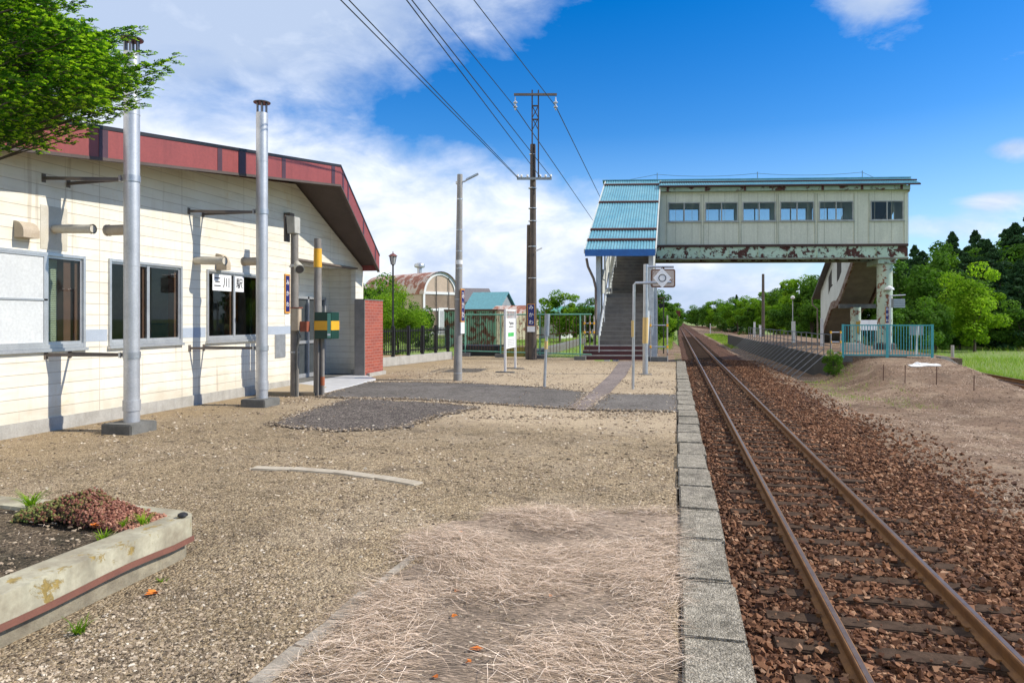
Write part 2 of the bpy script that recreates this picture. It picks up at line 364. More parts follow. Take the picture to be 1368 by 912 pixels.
def np_mesh(name, V, Fc, mat, rnd=None, smooth=False):
    me = bpy.data.meshes.new(name); V = np.asarray(V, np.float32); Fc = np.asarray(Fc, np.int32); k = Fc.shape[1]
    me.vertices.add(len(V)); me.vertices.foreach_set('co', V.ravel())
    me.loops.add(Fc.size); me.loops.foreach_set('vertex_index', Fc.ravel())
    me.polygons.add(len(Fc)); me.polygons.foreach_set('loop_start', np.arange(0, Fc.size, k, dtype=np.int32))
    if rnd is not None:
        a = me.attributes.new('rnd', 'FLOAT', 'POINT'); a.data.foreach_set('value', np.asarray(rnd, np.float32))
    me.update(); me.validate(); me.materials.append(mat)
    me.polygons.foreach_set('use_smooth', [bool(smooth)]*len(me.polygons))
    return me
def link(name, me, parent=None, kind=None):
    o = bpy.data.objects.new(name, me); C.objects.link(o); o.parent = parent
    if kind: o['kind'] = kind
    return o
def copy_tree(o, parent=None):
    n = o.copy(); C.objects.link(n); n.parent = parent
    for ch in list(o.children): copy_tree(ch, n)
    return n
def text(body, size, mat, mtx, parent, name='lettering', ext=.002, align='CENTER'):
    cu = bpy.data.curves.new(name, 'FONT'); cu.body = body; cu.size = size; cu.extrude = ext; cu.align_x = align; cu.align_y = 'CENTER'
    cu.space_line = 1.0; cu.resolution_u = 3; cu.offset = size*.012
    tmp = bpy.data.objects.new(name, cu); C.objects.link(tmp); bpy.context.view_layer.update()
    dg = bpy.context.evaluated_depsgraph_get(); me = bpy.data.meshes.new_from_object(tmp.evaluated_get(dg))
    bpy.data.objects.remove(tmp); me.materials.clear(); me.materials.append(mat); me.transform(mtx)
    o = bpy.data.objects.new(name, me); C.objects.link(o); o.parent = parent
    if parent.type == 'EMPTY': o.location = -parent.location
    return o
def frame_mtx(origin, right, up):
    r = Vector(right).normalized(); u = Vector(up).normalized(); n = r.cross(u)
    m = Matrix((r, u, n)).transposed().to_4x4(); m.translation = Vector(origin); return m
def icosa():
    g = (1+5**.5)/2
    v = np.array([(-1, g, 0), (1, g, 0), (-1, -g, 0), (1, -g, 0), (0, -1, g), (0, 1, g), (0, -1, -g), (0, 1, -g), (g, 0, -1), (g, 0, 1), (-g, 0, -1), (-g, 0, 1)])
    f = np.array([(0, 11, 5), (0, 5, 1), (0, 1, 7), (0, 7, 10), (0, 10, 11), (1, 5, 9), (5, 11, 4), (11, 10, 2), (10, 7, 6), (7, 1, 8), (3, 9, 4), (3, 4, 2), (3, 2, 6), (3, 6, 8), (3, 8, 9), (4, 9, 5), (2, 4, 11), (6, 2, 10), (8, 6, 7), (9, 8, 1)])
    return v/np.linalg.norm(v[0]), f
IV, IF = icosa()
def rotm(n):
    q = RNG.normal(size=(n, 4)); q /= np.linalg.norm(q, axis=1)[:, None]; w, x, y, z = q.T
    return np.stack([1-2*(y*y+z*z), 2*(x*y-w*z), 2*(x*z+w*y), 2*(x*y+w*z), 1-2*(x*x+z*z), 2*(y*z-w*x), 2*(x*z-w*y), 2*(y*z+w*x), 1-2*(x*x+y*y)], 1).reshape(n, 3, 3)
def stones(pos, size, flat=.6, jag=.28):
    n = len(pos); base = IV[None]*(1+RNG.uniform(-jag, jag, (n, 12, 1)))
    base = base*RNG.uniform(.6, 1.3, (n, 1, 3)); base = np.einsum('nij,nkj->nki', rotm(n), base)
    base[:, :, 2] *= flat; base *= np.asarray(size).reshape(n, 1, 1); V = base+np.asarray(pos)[:, None]
    Fc = IF[None]+(np.arange(n)*12)[:, None, None]
    return V.reshape(-1, 3), Fc.reshape(-1, 3), np.repeat(RNG.random(n), 12)
BV = np.array([(x, y, z) for x in (-1, 1) for y in (-1, 1) for z in (-1, 1)])*.62
BF = np.array([(0, 1, 3), (0, 3, 2), (4, 6, 7), (4, 7, 5), (0, 4, 5), (0, 5, 1), (2, 3, 7), (2, 7, 6), (0, 2, 6), (0, 6, 4), (1, 5, 7), (1, 7, 3)])
def chips(pos, size, flat=.7, jag=.33):
    n = len(pos); base = BV[None]+RNG.uniform(-jag, jag, (n, 8, 3)); base = base*RNG.uniform(.55, 1.35, (n, 1, 3)); base = np.einsum('nij,nkj->nki', rotm(n), base)
    base[:, :, 2] *= flat; base *= np.asarray(size).reshape(n, 1, 1); V = base+np.asarray(pos)[:, None]
    return V.reshape(-1, 3), (BF[None]+(np.arange(n)*8)[:, None, None]).reshape(-1, 3), np.repeat(RNG.random(n), 8)
def in_poly(P, poly):
    x, y = P[:, 0], P[:, 1]; ins = np.zeros(len(P), bool); n = len(poly)
    for i in range(n):
        x1, y1 = poly[i][:2]; x2, y2 = poly[(i+1) % n][:2]
        ins ^= ((y1 > y) != (y2 > y)) & (x < (x2-x1)*(y-y1)/(y2-y1+1e-12)+x1)
    return ins
def blades(pos, ang, length, width, lean, lift=.02, seg=3, curl=.6):
    """thin bent ribbons; lean 0 = upright, 1 = lying"""
    n = len(pos); pos = np.asarray(pos); L = np.asarray(length)*np.ones(n); ts = np.linspace(0, 1, seg+1)
    side = np.stack([-np.sin(ang), np.cos(ang), np.zeros(n)], 1); V = []
    cu = RNG.uniform(-curl, curl, n); ln = np.asarray(lean)*np.ones(n)
    p = pos.copy(); rows = []
    for i, t in enumerate(ts):
        w = width*(1-.85*t)
        a2 = ang+cu*t; dirh = np.stack([np.cos(a2), np.sin(a2), np.zeros(n)], 1)
        el = (1-ln)*(math.pi/2)*(1-.55*t)+ln*RNG.uniform(-.15, .25, n)*(1 if t < .6 else -1)
        if i: p = p+(dirh*np.cos(el)[:, None]+np.array([0, 0, 1])*np.sin(el)[:, None])*(L/seg)[:, None]
        rows.append(p-side*np.reshape(w, (-1, 1))/2 if np.ndim(w) else p-side*w/2); rows.append(p+side*np.reshape(w, (-1, 1))/2 if np.ndim(w) else p+side*w/2)
    V = np.stack(rows, 1); m = 2*(seg+1)
    Fc = np.array([(2*i, 2*i+1, 2*i+3, 2*i+2) for i in range(seg)])[None]+(np.arange(n)*m)[:, None, None]
    return V.reshape(-1, 3), Fc.reshape(-1, 4), np.repeat(RNG.random(n), m)

# ------------------------------------------------------------------ SUN + SKY
SUN_EL, SUN_AZ = R(39.5), R(82)        # azimuth measured from +Y towards +X
sd = Vector((math.sin(SUN_AZ)*math.cos(SUN_EL), math.cos(SUN_AZ)*math.cos(SUN_EL), math.sin(SUN_EL)))
sl = bpy.data.lights.new('sun', 'SUN'); so = bpy.data.objects.new('sun', sl); C.objects.link(so)
sl.energy = 4.7; sl.angle = R(.53); sl.color = (1, .935, .81); so.rotation_euler = sd.to_track_quat('Z', 'Y').to_euler(); so.location = (20, 5, 30)
w = bpy.data.worlds.new('World'); SC.world = w; w.use_nodes = True; t = w.node_tree
bg = t.nodes['Background']; bg.inputs[1].default_value = .15
sky = t.nodes.new('ShaderNodeTexSky'); sky.sky_type = 'NISHITA'; sky.sun_disc = False
sky.sun_elevation = SUN_EL; sky.sun_rotation = SUN_AZ; sky.air_density = 1.0; sky.dust_density = .3; sky.ozone_density = 2.0
hs = t.nodes.new('ShaderNodeHueSaturation'); hs.inputs['Hue'].default_value = .511; hs.inputs['Saturation'].default_value = 1.53; hs.inputs['Value'].default_value = .98
t.links.new(sky.outputs[0], hs.inputs['Color'])
tc = t.nodes.new('ShaderNodeTexCoord'); sx = t.nodes.new('ShaderNodeSeparateXYZ'); t.links.new(tc.outputs['Generated'], sx.inputs[0])
# azimuth (radians, 0 = the direction the camera looks along, + to the right) and elevation: a fixed map of the sky itself
az = math_(t, 'ADD', math_(t, 'ARCTAN2', sx.outputs[0], sx.outputs[1]), TH)
el = math_(t, 'ARCSINE', sx.outputs[2])
def A(px): return math.atan((px-PX0)/F)
def E(px, py): return math.atan((HY-py)/F*math.cos(A(px)))
def lin(p1, p2, sign, gain):      # signed distance to the line through two sky points
    a1, e1, a2, e2 = A(p1[0]), E(*p1), A(p2[0]), E(*p2); dx, dy = a2-a1, e2-e1; L = math.hypot(dx, dy); nx, ny = -dy/L*sign, dx/L*sign
    return math_(t, 'MULTIPLY', math_(t, 'ADD', math_(t, 'MULTIPLY', math_(t, 'SUBTRACT', az, a1), nx), math_(t, 'MULTIPLY', math_(t, 'SUBTRACT', el, e1), ny)), gain)
cv = t.nodes.new('ShaderNodeCombineXYZ'); t.links.new(az, cv.inputs[0]); t.links.new(math_(t, 'MULTIPLY', el, 1.9), cv.inputs[1])
n1 = noise(t, 4.2, 9, .58, cv.outputs[0], .25); n2 = noise(t, 2.2, 6, .55, cv.outputs[0], .2); n3 = noise(t, 9, 8, .6, cv.outputs[0], .3)
up = lin((850, -25), (430, 160), -1, 4.2)
dn = lin((380, 118), (800, 236), -1, 5.5)
reg = math_(t, 'MAXIMUM', up, dn)
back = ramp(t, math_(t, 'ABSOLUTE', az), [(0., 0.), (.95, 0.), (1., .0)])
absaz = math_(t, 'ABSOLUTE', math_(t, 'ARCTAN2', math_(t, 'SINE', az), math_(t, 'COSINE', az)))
back = math_(t, 'MAXIMUM', math_(t, 'MULTIPLY', math_(t, 'SUBTRACT', absaz, .85), 1.8, True), math_(t, 'MULTIPLY', math_(t, 'SUBTRACT', el, .62), 3., True))  # bright cloud added behind and overhead, out of view, to lift the shadows
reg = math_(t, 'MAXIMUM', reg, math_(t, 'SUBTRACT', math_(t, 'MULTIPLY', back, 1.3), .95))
reg = math_(t, 'MINIMUM', math_(t, 'MAXIMUM', reg, -1.), .62)
# on the right the low clouds are thin
thin = math_(t, 'MULTIPLY', math_(t, 'MAXIMUM', math_(t, 'SUBTRACT', az, A(800)), 0.), -.8)
den = math_(t, 'ADD', math_(t, 'ADD', reg, thin), math_(t, 'MULTIPLY', math_(t, 'SUBTRACT', n1, .5), .95))
den = math_(t, 'ADD', den, math_(t, 'MULTIPLY', math_(t, 'SUBTRACT', n3, .5), .35))
def blob(px, py, rx, ry, amp):
    dx = math_(t, 'DIVIDE', math_(t, 'SUBTRACT', az, A(px)), rx/F); dy = math_(t, 'DIVIDE', math_(t, 'SUBTRACT', el, E(px, py)), ry/F)
    d2 = math_(t, 'ADD', math_(t, 'MULTIPLY', dx, dx), math_(t, 'MULTIPLY', dy, dy))
    return math_(t, 'MULTIPLY', math_(t, 'POWER', 2.718, math_(t, 'MULTIPLY', d2, -1.)), amp)
bl = blob(1170, -4, 50, 34, .72)
for b_ in ((1352, 198, 30, 14, .5), (1330, 268, 34, 12, .55), (1290, 305, 70, 18, .4), (1180, 300, 60, 10, .2)):
    bl = math_(t, 'ADD', bl, blob(*b_))
bl = math_(t, 'SUBTRACT', math_(t, 'ADD', bl, math_(t, 'MULTIPLY', math_(t, 'SUBTRACT', n3, .5), .9)), .15)
den = math_(t, 'MAXIMUM', den, bl)
mask = ramp(t, den, [(0., 0.), (.10, .22), (.30, .75), (.5, 1.)])
horizon = ramp(t, el, [(0., .75), (.10, .35), (.26, 0.)])
shn = math_(t, 'ADD', math_(t, 'MULTIPLY', n2, .5), math_(t, 'MULTIPLY', n3, .5))
shn = math_(t, 'ADD', shn, math_(t, 'MULTIPLY', math_(t, 'MAXIMUM', math_(t, 'MINIMUM', dn, .5), -.3), .16))
shn = math_(t, 'SUBTRACT', shn, math_(t, 'MULTIPLY', math_(t, 'SUBTRACT', .11, el, True), 1.1))
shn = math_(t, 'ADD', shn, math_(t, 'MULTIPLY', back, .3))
shn = math_(t, 'SUBTRACT', shn, math_(t, 'MULTIPLY', math_(t, 'MAXIMUM', math_(t, 'MINIMUM', up, .5), 0.), .20))
shade = ramp(t, shn, [(.36, (3.0, 3.7, 5.0)), (.48, (4.0, 4.6, 5.7)), (.58, (5.6, 5.9, 6.5)), (.66, (6.9, 7.0, 7.1)), (.9, (11., 10.5, 9.6))])
skyc = mix(t, horizon, hs.outputs[0], (2.7, 4.3, 6.6))
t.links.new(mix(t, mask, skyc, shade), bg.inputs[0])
try: w.cycles.sampling_method = 'MANUAL'; w.cycles.sample_map_resolution = 1024
except Exception: pass
# ------------------------------------------------------------------ GROUND, PLATFORM, TRACKS
from mathutils import noise as mn
def wob(poly, amp=.05, step=.25, sc=2.0):
    out = []
    n = len(poly)
    for i in range(n):
        a, b = Vector(poly[i][:2]), Vector(poly[(i+1) % n][:2]); k = max(1, int((b-a).length/step))
        for j in range(k):
            p = a.lerp(b, j/k); q = Vector((p.x*sc, p.y*sc, 3.1))
            out.append((p.x+amp*2*mn.noise(q), p.y+amp*2*mn.noise(q+Vector((9, 4, 2)))))
    return out
def sheet(name, poly, z, mat, thick=.02):
    return struct(name, MB().prism(poly, z-thick, z), mat)
def gpl(*pts, z=0): return [tuple(gp(x, y, z)[:2]) for x, y in pts]

struct('ground', MB().quad((-2500, -400, -1.06), (2500, -400, -1.06), (2500, 3500, -1.06), (-2500, 3500, -1.06)), m_field)
struct('left_field', MB().box(-120, -3.3, 27.6, 420, -1.05, -.55), m_field)
struct('platform_ground', MB().prism([(-40, -4), (0.012, -4), (0.012, 26.2), (-3.0, 26.0), (-3.3, 28.0), (-40, 30.5)], -1.05, 0), m_platform)
struct('lower_ground', MB().prism([(-3.3, 26.2), (.35, 26.2), (.35, 60), (-1.5, 110), (-4, 110), (-3.3, 60)], -1.0, -.84), m_dirt)
#sheet('pale_gravel_far', wob(gpl((512, 506), (560, 492), (640, 485), (760, 482), (906, 483), (907, 552), (812, 552), (640, 520), (505, 512)), .12), .006, m_palegravel)
#sheet('pale_gravel_near', wob(gpl((600, 541), (907, 548), (907, 586), (800, 583), (700, 572), (610, 566)), .14), .0055, m_palegravel)
sheet('asphalt_path', wob(gpl((425, 531), (480, 511), (560, 511), (640, 513), (720, 518), (786, 525), (766, 547), (640, 539), (560, 534)), .05, .08, 4.5), .016, m_asphalt)
sheet('asphalt_path_edge', wob(gpl((812, 527), (911, 528), (911, 551), (782, 548)), .02), .017, m_asphalt)
sheet('asphalt_patch', wob(gpl((364, 568), (400, 553), (470, 533), (600, 540), (640, 545), (585, 556), (540, 571), (450, 577)), .10, .07, 4.5), .022, m_asphalt2)
sheet('paver_strip', gpl((757, 546), (782, 549), (812, 528), (836, 502), (846, 483), (828, 483), (815, 501), (789, 525)), .024, m_paver)
sheet('entrance_slab', gpl((372, 527), (398, 512), (400, 498), (474, 498), (502, 508), (462, 519), (430, 527)), .05, M('slab_white', (.62, .62, .62), (.5, .5, .5), rough=.6), .06)
sheet('entrance_step_edge', gpl((356, 527), (372, 516), (402, 516), (436, 520), (420, 529)), .062, M('slab_tan', (.46, .36, .22), (.36, .28, .18)), .06)
# half buried kerb strips
k = MB()
pts = [gp(*p) for p in ((338, 626), (390, 627), (450, 631), (505, 638), (560, 647))]
for i in range(4):
    a, b = pts[i], pts[i+1]; d = (b-a).normalized(); n = Vector((-d.y, d.x, 0))*.075
    k.hexa([a-n-Vector((0, 0, .05)), b-n-Vector((0, 0, .05)), b+n-Vector((0, 0, .05)), a+n-Vector((0, 0, .05))], [a-n+Vector((0, 0, .02)), b-n+Vector((0, 0, .012)), b+n+Vector((0, 0, .014)), a+n+Vector((0, 0, .02))])
m_bk = M('kerb_buried', (.52, .46, .36), (.38, .32, .24), scale=6, bmp=.8, bscale=40)
struct('buried_kerb', k, m_bk, bev=.01)
k = MB()
pts = [gp(*p) for p in ((338, 920), (398, 868), (448, 832), (490, 793), (520, 768), (552, 743))]
for i in range(5):
    a, b = pts[i], pts[i+1]; d = (b-a).normalized(); wd = (.045, .04, .05, .025, .03)[i]; n = Vector((-d.y, d.x, 0))*wd
    e = Vector((0, 0, .05)); tp = Vector((0, 0, .022 if i < 3 else .012))
    k.hexa([a-n-e, b-n-e, b+n-e, a+n-e], [a-n+tp, b-n+tp, b+n+tp, a+n+tp])
struct('buried_kerb_near', k, M('kerb_buried_grey', (.42, .37, .30), (.26, .22, .17), scale=6, bmp=1, bscale=40), bev=.01)
# platform edge: a row of kerb stones over a wall
edge = MB(); y = -2.0
rr = random.Random(3)
while y < 26.1:
    L = .785; dz = rr.uniform(-.008, .008); dx = rr.uniform(-.012, .012); tl = rr.uniform(-.006, .006)
    b4 = [(.02+dx, y+.008, -.22), (.335+dx, y+.008, -.22), (.335+dx+tl, y+L-.008, -.22), (.02+dx+tl, y+L-.008, -.22)]
    edge.hexa(b4, [(p[0], p[1], .028+dz+(.006 if i < 2 else 0)) for i, p in enumerate(b4)]); y += L
struct('platform_edge', edge, m_kerb, bev=.014)
struct('platform_wall', MB().box(.03, .30, -2, 26.15, -1.0, -.225), m_concd)
# ballast and dirt
bb = MB(); NY = 240
rowx = [.31, .8, 1.8, 2.9, 3.6, 4.3, 4.9]
vs = []; ys = [-3+i*.5 for i in range(120)]+[57+i*8 for i in range(90)]
for yy in ys:
    for j, x in enumerate(rowx):
        z = (-.965, -.955, -.955, -.95, -.955, -.985, -1.04)[j]
        wx_ = .25*mn.noise(Vector((0, yy*.7, 1))) if j >= 4 else 0
        vs.append((x+wx_, yy, z+.012*mn.noise(Vector((x*3, yy*3, 0)))))
n = len(rowx)
bb.add(vs, [(i*n+j, i*n+j+1, (i+1)*n+j+1, (i+1)*n+j) for i in range(len(ys)-1) for j in range(n-1)])
struct('ballast_bed', bb, m_bedground, smooth=True)
def sm(t): t = max(0, min(1, t)); return t*t*(3-2*t)
def hdirt(x, y):
    b = -.985+.035*mn.noise(Vector((x*.6, y*.6, 0)))+.02*mn.noise(Vector((x*2.5, y*2.5, 5)))
    m = (.6*max(0, min(1, (y-21.)/9.8))+.4*sm((y-21.)/9.8))*sm((x-5.6)/2.3)*sm((11.9-x)/1.5)*(1 if y < 33 else 0)
    return b+m*(.96+.05*mn.noise(Vector((x, y, 8))))
xs = [3.4+i*.22 for i in range(46)]; ys = [-3+i*.3 for i in range(122)]+[34+i*6 for i in range(40)]
dg = MB(); n = len(xs); dg.add([(x, yy, hdirt(x, yy)) for yy in ys for x in xs], [(i*n+j, i*n+j+1, (i+1)*n+j+1, (i+1)*n+j) for i in range(len(ys)-1) for j in range(n-1)])
struct('dirt_ground', dg, m_dirt, smooth=True)
struct('far_ballast', MB().prism([(11.2, -3), (14.0, -3), (14.0, 105), (9.5, 250), (4, 250), (11.2, 105)], -1.04, -.955), m_bedground)

def gdirt(px, py):
    a, b = ray(px); Z = 5.
    while Z < 60 and H-(py-HY)/F*Z > hdirt(a*Z, b*Z): Z += .03
    return Vector((a*Z, b*Z, hdirt(a*Z, b*Z)))
def rail_mesh(path):
    prof = [(-.062, 0), (.062, 0), (.062, .012), (.012, .03), (.01, .10), (.033, .108), (.033, .135), (.026, .142), (-.026, .142), (-.033, .135), (-.033, .108), (-.01, .10), (-.012, .03), (-.062, .012)]
    m = MB(); n = len(prof); m.add([(px_+x, py_, -.942+z) for px_, py_ in path for x, z in prof], [(i*n+j, i*n+(j+1) % n, (i+1)*n+(j+1) % n, (i+1)*n+j) for i in range(len(path)-1) for j in range(n)])
    return m
def head_mesh(path, side):
    m = MB()
    for (x0, y0), (x1, y1) in zip(path[:-1], path[1:]):
        a = [(x0-.018+side, y0, -.7995), (x0+.018+side, y0, -.7995), (x1+.018+side, y1, -.7995), (x1-.018+side, y1, -.7995)]
        m.hexa([(p[0], p[1], -.802) for p in a], [(p[0], p[1], -.7975) for p in a])
    return m
sl_m = MB().box(-1.05, 1.05, -.1, .1, -.08, .0)
def track(lab, path, yN, spacing, y0, cap=96):
    t_ = T('railway_track', lab, 'railway track', (path[0][0], 0, -.94))
    for sx_ in (-.56, .56):
        p = [(x+sx_, y) for x, y in path]
        r_ = rail_mesh(p).build('rail', m_rail, t_); h_ = head_mesh(p, .004).build('worn_top', m_railtop, r_)
    proto = None; kk = 0; y = y0
    def cx(y):
        for (xa, ya), (xb, yb) in zip(path[:-1], path[1:]):
            if ya <= y <= yb: return xa+(xb-xa)*(y-ya)/(yb-ya)
        return path[-1][0]
    rest = MB()
    while y < yN:
        if kk < cap:
            if proto is None: o = proto = sl_m.build('sleeper', m_sleeper, t_, bev=.012, local=True)
            else: o = proto.copy(); C.objects.link(o); o.parent = t_
            o.location = (cx(y)-path[0][0]+random.uniform(-.04, .04), y, random.uniform(.008, .022)); o.rotation_euler = (0, 0, random.uniform(-.015, .015)); o.scale = (random.uniform(.97, 1.03), random.uniform(.9, 1.12), 1)
        else: rest.box(cx(y)-1.05, cx(y)+1.05, y-.1, y+.1, -.99, -.93)
        kk += 1; y += spacing
    if rest.v: rest.build('far_sleepers', m_sleeper, t_, kind='stuff')
    return t_
def spikes():
    m = MB()
    for k in range(40):
        y = 1.9+.54*k
        for xr in (1.25, 2.37):
            for sx_ in (-1, 1):
                x = xr+sx_*.075; m.box(x-.012, x+.012, y-.03*sx_-.012, y-.03*sx_+.012, -.93, -.902).box(x-.02-.006*sx_, x+.02-.006*sx_, y-.03*sx_-.016, y-.03*sx_+.016, -.902, -.893)
    return m
SLY = [1.9+.54*i for i in range(200)]
tr1 = track('rusty single track running beside the platform kerb and under the footbridge', [(1.81, -3), (1.81, 30), (1.81, 120), (1.81, 700)], 100, .54, 1.9)
spikes().build('rail_spikes', m_rail, tr1, kind='stuff')
tr2 = track('second rusty track beside tall grass at the far right of the island platform', [(12.75, 5), (12.75, 60), (12.75, 100), (12.1, 125), (10.4, 165), (7.5, 215), (4.2, 270), (2.2, 330)], 60, .6, 15)

# stones of the ballast
def scatter_ballast():
    P = []
    def add(n, x0, x1, y0, y1, s0, s1):
        x = RNG.uniform(x0, x1, n); y = RNG.uniform(y0, y1, n); s = RNG.uniform(s0, s1, n)
        ph = (y-1.9)/.54; on = (np.abs(ph-np.round(ph))*.54 < .115) & (x > .76) & (x < 2.86)
        keep = ~on | (RNG.random(n) < .13)
        rl = (np.abs(x-1.25) < .075) | (np.abs(x-2.37) < .075); keep &= ~rl
        # the shoulder thins out to the right
        keep &= (x < 3.4+.35*np.sin(y*1.3)) | (RNG.random(n) < np.clip((5.9-x)/2.4, 0, 1)**2)
        z = np.where(x > 3.6, -.955-np.minimum(x-3.6, .6)*.03, -.945)+RNG.uniform(-.012, .022, n); z = np.where(on, -.915+s*.3, z)
        z += np.where(x > 2.95, .02, 0)
        s = s*RNG.choice([.55, .8, 1., 1.2], n, p=[.25, .3, .3, .15])
        P.append((np.stack([x, y, z], 1)[keep], s[keep]))
    add(31000, .35, 6.0, 2.0, 10, .017, .040); add(20000, .35, 6.0, 10, 20, .02, .038); add(17000, .35, 5.0, 20, 44, .022, .038)
    pos = np.concatenate([p for p, _ in P]); s = np.concatenate([s for _, s in P])
    V, Fc, r = chips(pos, s, .8, .34)
    link('ballast_stones', np_mesh('ballast_stones', V, Fc, m_ballast, r), kind='stuff')
scatter_ballast()
plant_poly = [(-9, -1), (-3.02, -1), (-3.02, 4.2), (-9, 4.2)]
asph = gpl((364, 568), (400, 553), (425, 531), (480, 511), (560, 511), (640, 513), (786, 525), (790, 547), (640, 541), (585, 556), (540, 571), (450, 577))
straw_poly = gpl((560, 702), (640, 684), (720, 681), (905, 683), (905, 925), (352, 925), (450, 845), (520, 762))
def scatter_pebbles():
    n = 95000; px = RNG.uniform(-120, 907, n); py = 505+(925-505)*RNG.random(n)**.85
    Z = F*H/(py-HY); u = (px-PX0)/F; P = np.stack([(u*c_-s_)*Z, (c_+u*s_)*Z, np.zeros(n)], 1)
    k = (P[:, 0] > -8.55) & ~in_poly(P, plant_poly) & (~in_poly(P, asph) | (RNG.random(n) < .10))
    ins = in_poly(P, straw_poly); k &= ~ins | (RNG.random(n) < .55)
    cl = np.array([mn.noise(Vector((p[0]*.9, p[1]*.9, 2)))+.6*mn.noise(Vector((p[0]*3, p[1]*3, 5))) for p in P]); k &= RNG.random(n) < np.clip(.66+cl*1.2, .22, 1)
    P = P[k]; s = .0035+.015*RNG.random(len(P))**4; s *= np.clip(P[:, 1]/6, .75, 1.5); P[:, 2] = s*.1+np.where(in_poly(P, asph), .021, 0)
    V, Fc, r = chips(P, s, .6)
    link('gravel_pebbles', np_mesh('gravel_pebbles', V, Fc, m_pebble, r), kind='stuff')
    n = 9000; x = RNG.uniform(3.6, 11.5, n); y = 3+27*RNG.random(n)**1.1; s = .008+.022*RNG.random(n)**2.5
    k = np.abs(x) < 99; z = np.array([hdirt(a, b) for a, b in zip(x, y)])+s*.2
    V, Fc, r = chips(np.stack([x, y, z], 1), s, .65)
    link('dirt_stones', np_mesh('dirt_stones', V, Fc, m_attr_dirt, r), kind='stuff')
m_attr_dirt = M_attr('dirt_stone_col', [(0., (.11, .07, .05)), (.5, (.2, .13, .095)), (1., (.36, .28, .22))])
scatter_pebbles()
def far_pebbles():
    n = 26000; px = RNG.uniform(380, 907, n); py = 484+(560-484)*RNG.random(n)
    Z = F*H/(py-HY); u = (px-PX0)/F; P = np.stack([(u*c_-s_)*Z, (c_+u*s_)*Z, np.zeros(n)], 1)
    cl = np.array([mn.noise(Vector((p[0]*.6, p[1]*.5, 12)))+.5*mn.noise(Vector((p[0]*2, p[1]*2, 5))) for p in P])
    k = (~in_poly(P, asph) | (RNG.random(n) < .04)) & (P[:, 1] < 26) & (P[:, 0] > -8.3) & (RNG.random(n) < np.clip(.5+cl*1.6, .06, 1)); P = P[k]
    s = .008+.020*RNG.random(len(P))**2.5; P[:, 2] = s*.1; V, Fc, r = chips(P, s, .6)
    link('far_pebbles', np_mesh('far_pebbles', V, Fc, m_pebble, r), kind='stuff')
far_pebbles()
def crumbs():
    polys = [gpl((364, 568), (400, 553), (470, 533), (600, 540), (640, 545), (585, 556), (540, 571), (450, 577)), gpl((425, 531), (480, 511), (560, 511), (640, 513), (720, 518), (786, 525), (766, 547), (640, 539), (560, 534)), gpl((812, 527), (911, 528), (911, 551), (782, 548))]
    for nm, mt, nn_, sg, sz, zz in (('asphalt_crumbs', m_asphalt2, 9000, .13, .016, .003), ('edge_pebbles', m_pebble, 12000, .16, .018, .022)):
        Q = []
        for pl in polys:
            a = np.array([p[:2] for p in pl]); b = np.roll(a, -1, 0); L = np.linalg.norm(b-a, axis=1); m_ = int(nn_*L.sum()/60)
            e = RNG.choice(len(a), m_, p=L/L.sum()); t0 = RNG.random((m_, 1)); Q.append(a[e]+(b[e]-a[e])*t0+RNG.normal(0, sg, (m_, 2))*RNG.random((m_, 1)))
        Q = np.concatenate(Q); Q = Q[(Q[:, 0] < 0) & (Q[:, 0] > -8.3)]; P = np.concatenate([Q, np.full((len(Q), 1), zz)], 1)
        V, Fc, r = chips(P, .004+sz*RNG.random(len(P))**2, .6); link(nm, np_mesh(nm, V, Fc, mt, r), kind='stuff')
crumbs()
def straw_mat():
    m, t, b = nt('straw_thatch'); 
    def fib(rz, sc):
        mp = t.nodes.new('ShaderNodeMapping'); mp.inputs['Rotation'].default_value = (0, 0, rz); mp.inputs['Scale'].default_value = sc
        t.links.new(coord(t), mp.inputs['Vector']); return noise(t, 1, 4, .6, mp.outputs[0], .8)
    f = math_(t, 'MAXIMUM', fib(-.3, (16, 190, 1)), fib(.5, (18, 170, 1)))
    c = ramp(t, f, [(.44, (.09, .065, .045)), (.56, (.36, .27, .19)), (.68, (.88, .66, .50))])
    c = mix(t, .75, c, ramp(t, noise(t, 1.3, 6, .65, dist=.5), [(.36, .38), (.56, 1.)]), 'MULTIPLY')
    t.links.new(c, b.inputs['Base Color']); b.inputs['Roughness'].default_value = .95; bump(t, b, f, 1., .02)
    p2 = gpl((585, 700), (650, 688), (720, 684), (906, 685), (906, 935), (380, 935), (470, 842), (540, 765))
    sheet('straw_ground', wob([(min(x, .0), y) for x, y in p2], .09, .06, 5), .004, m)
straw_mat()
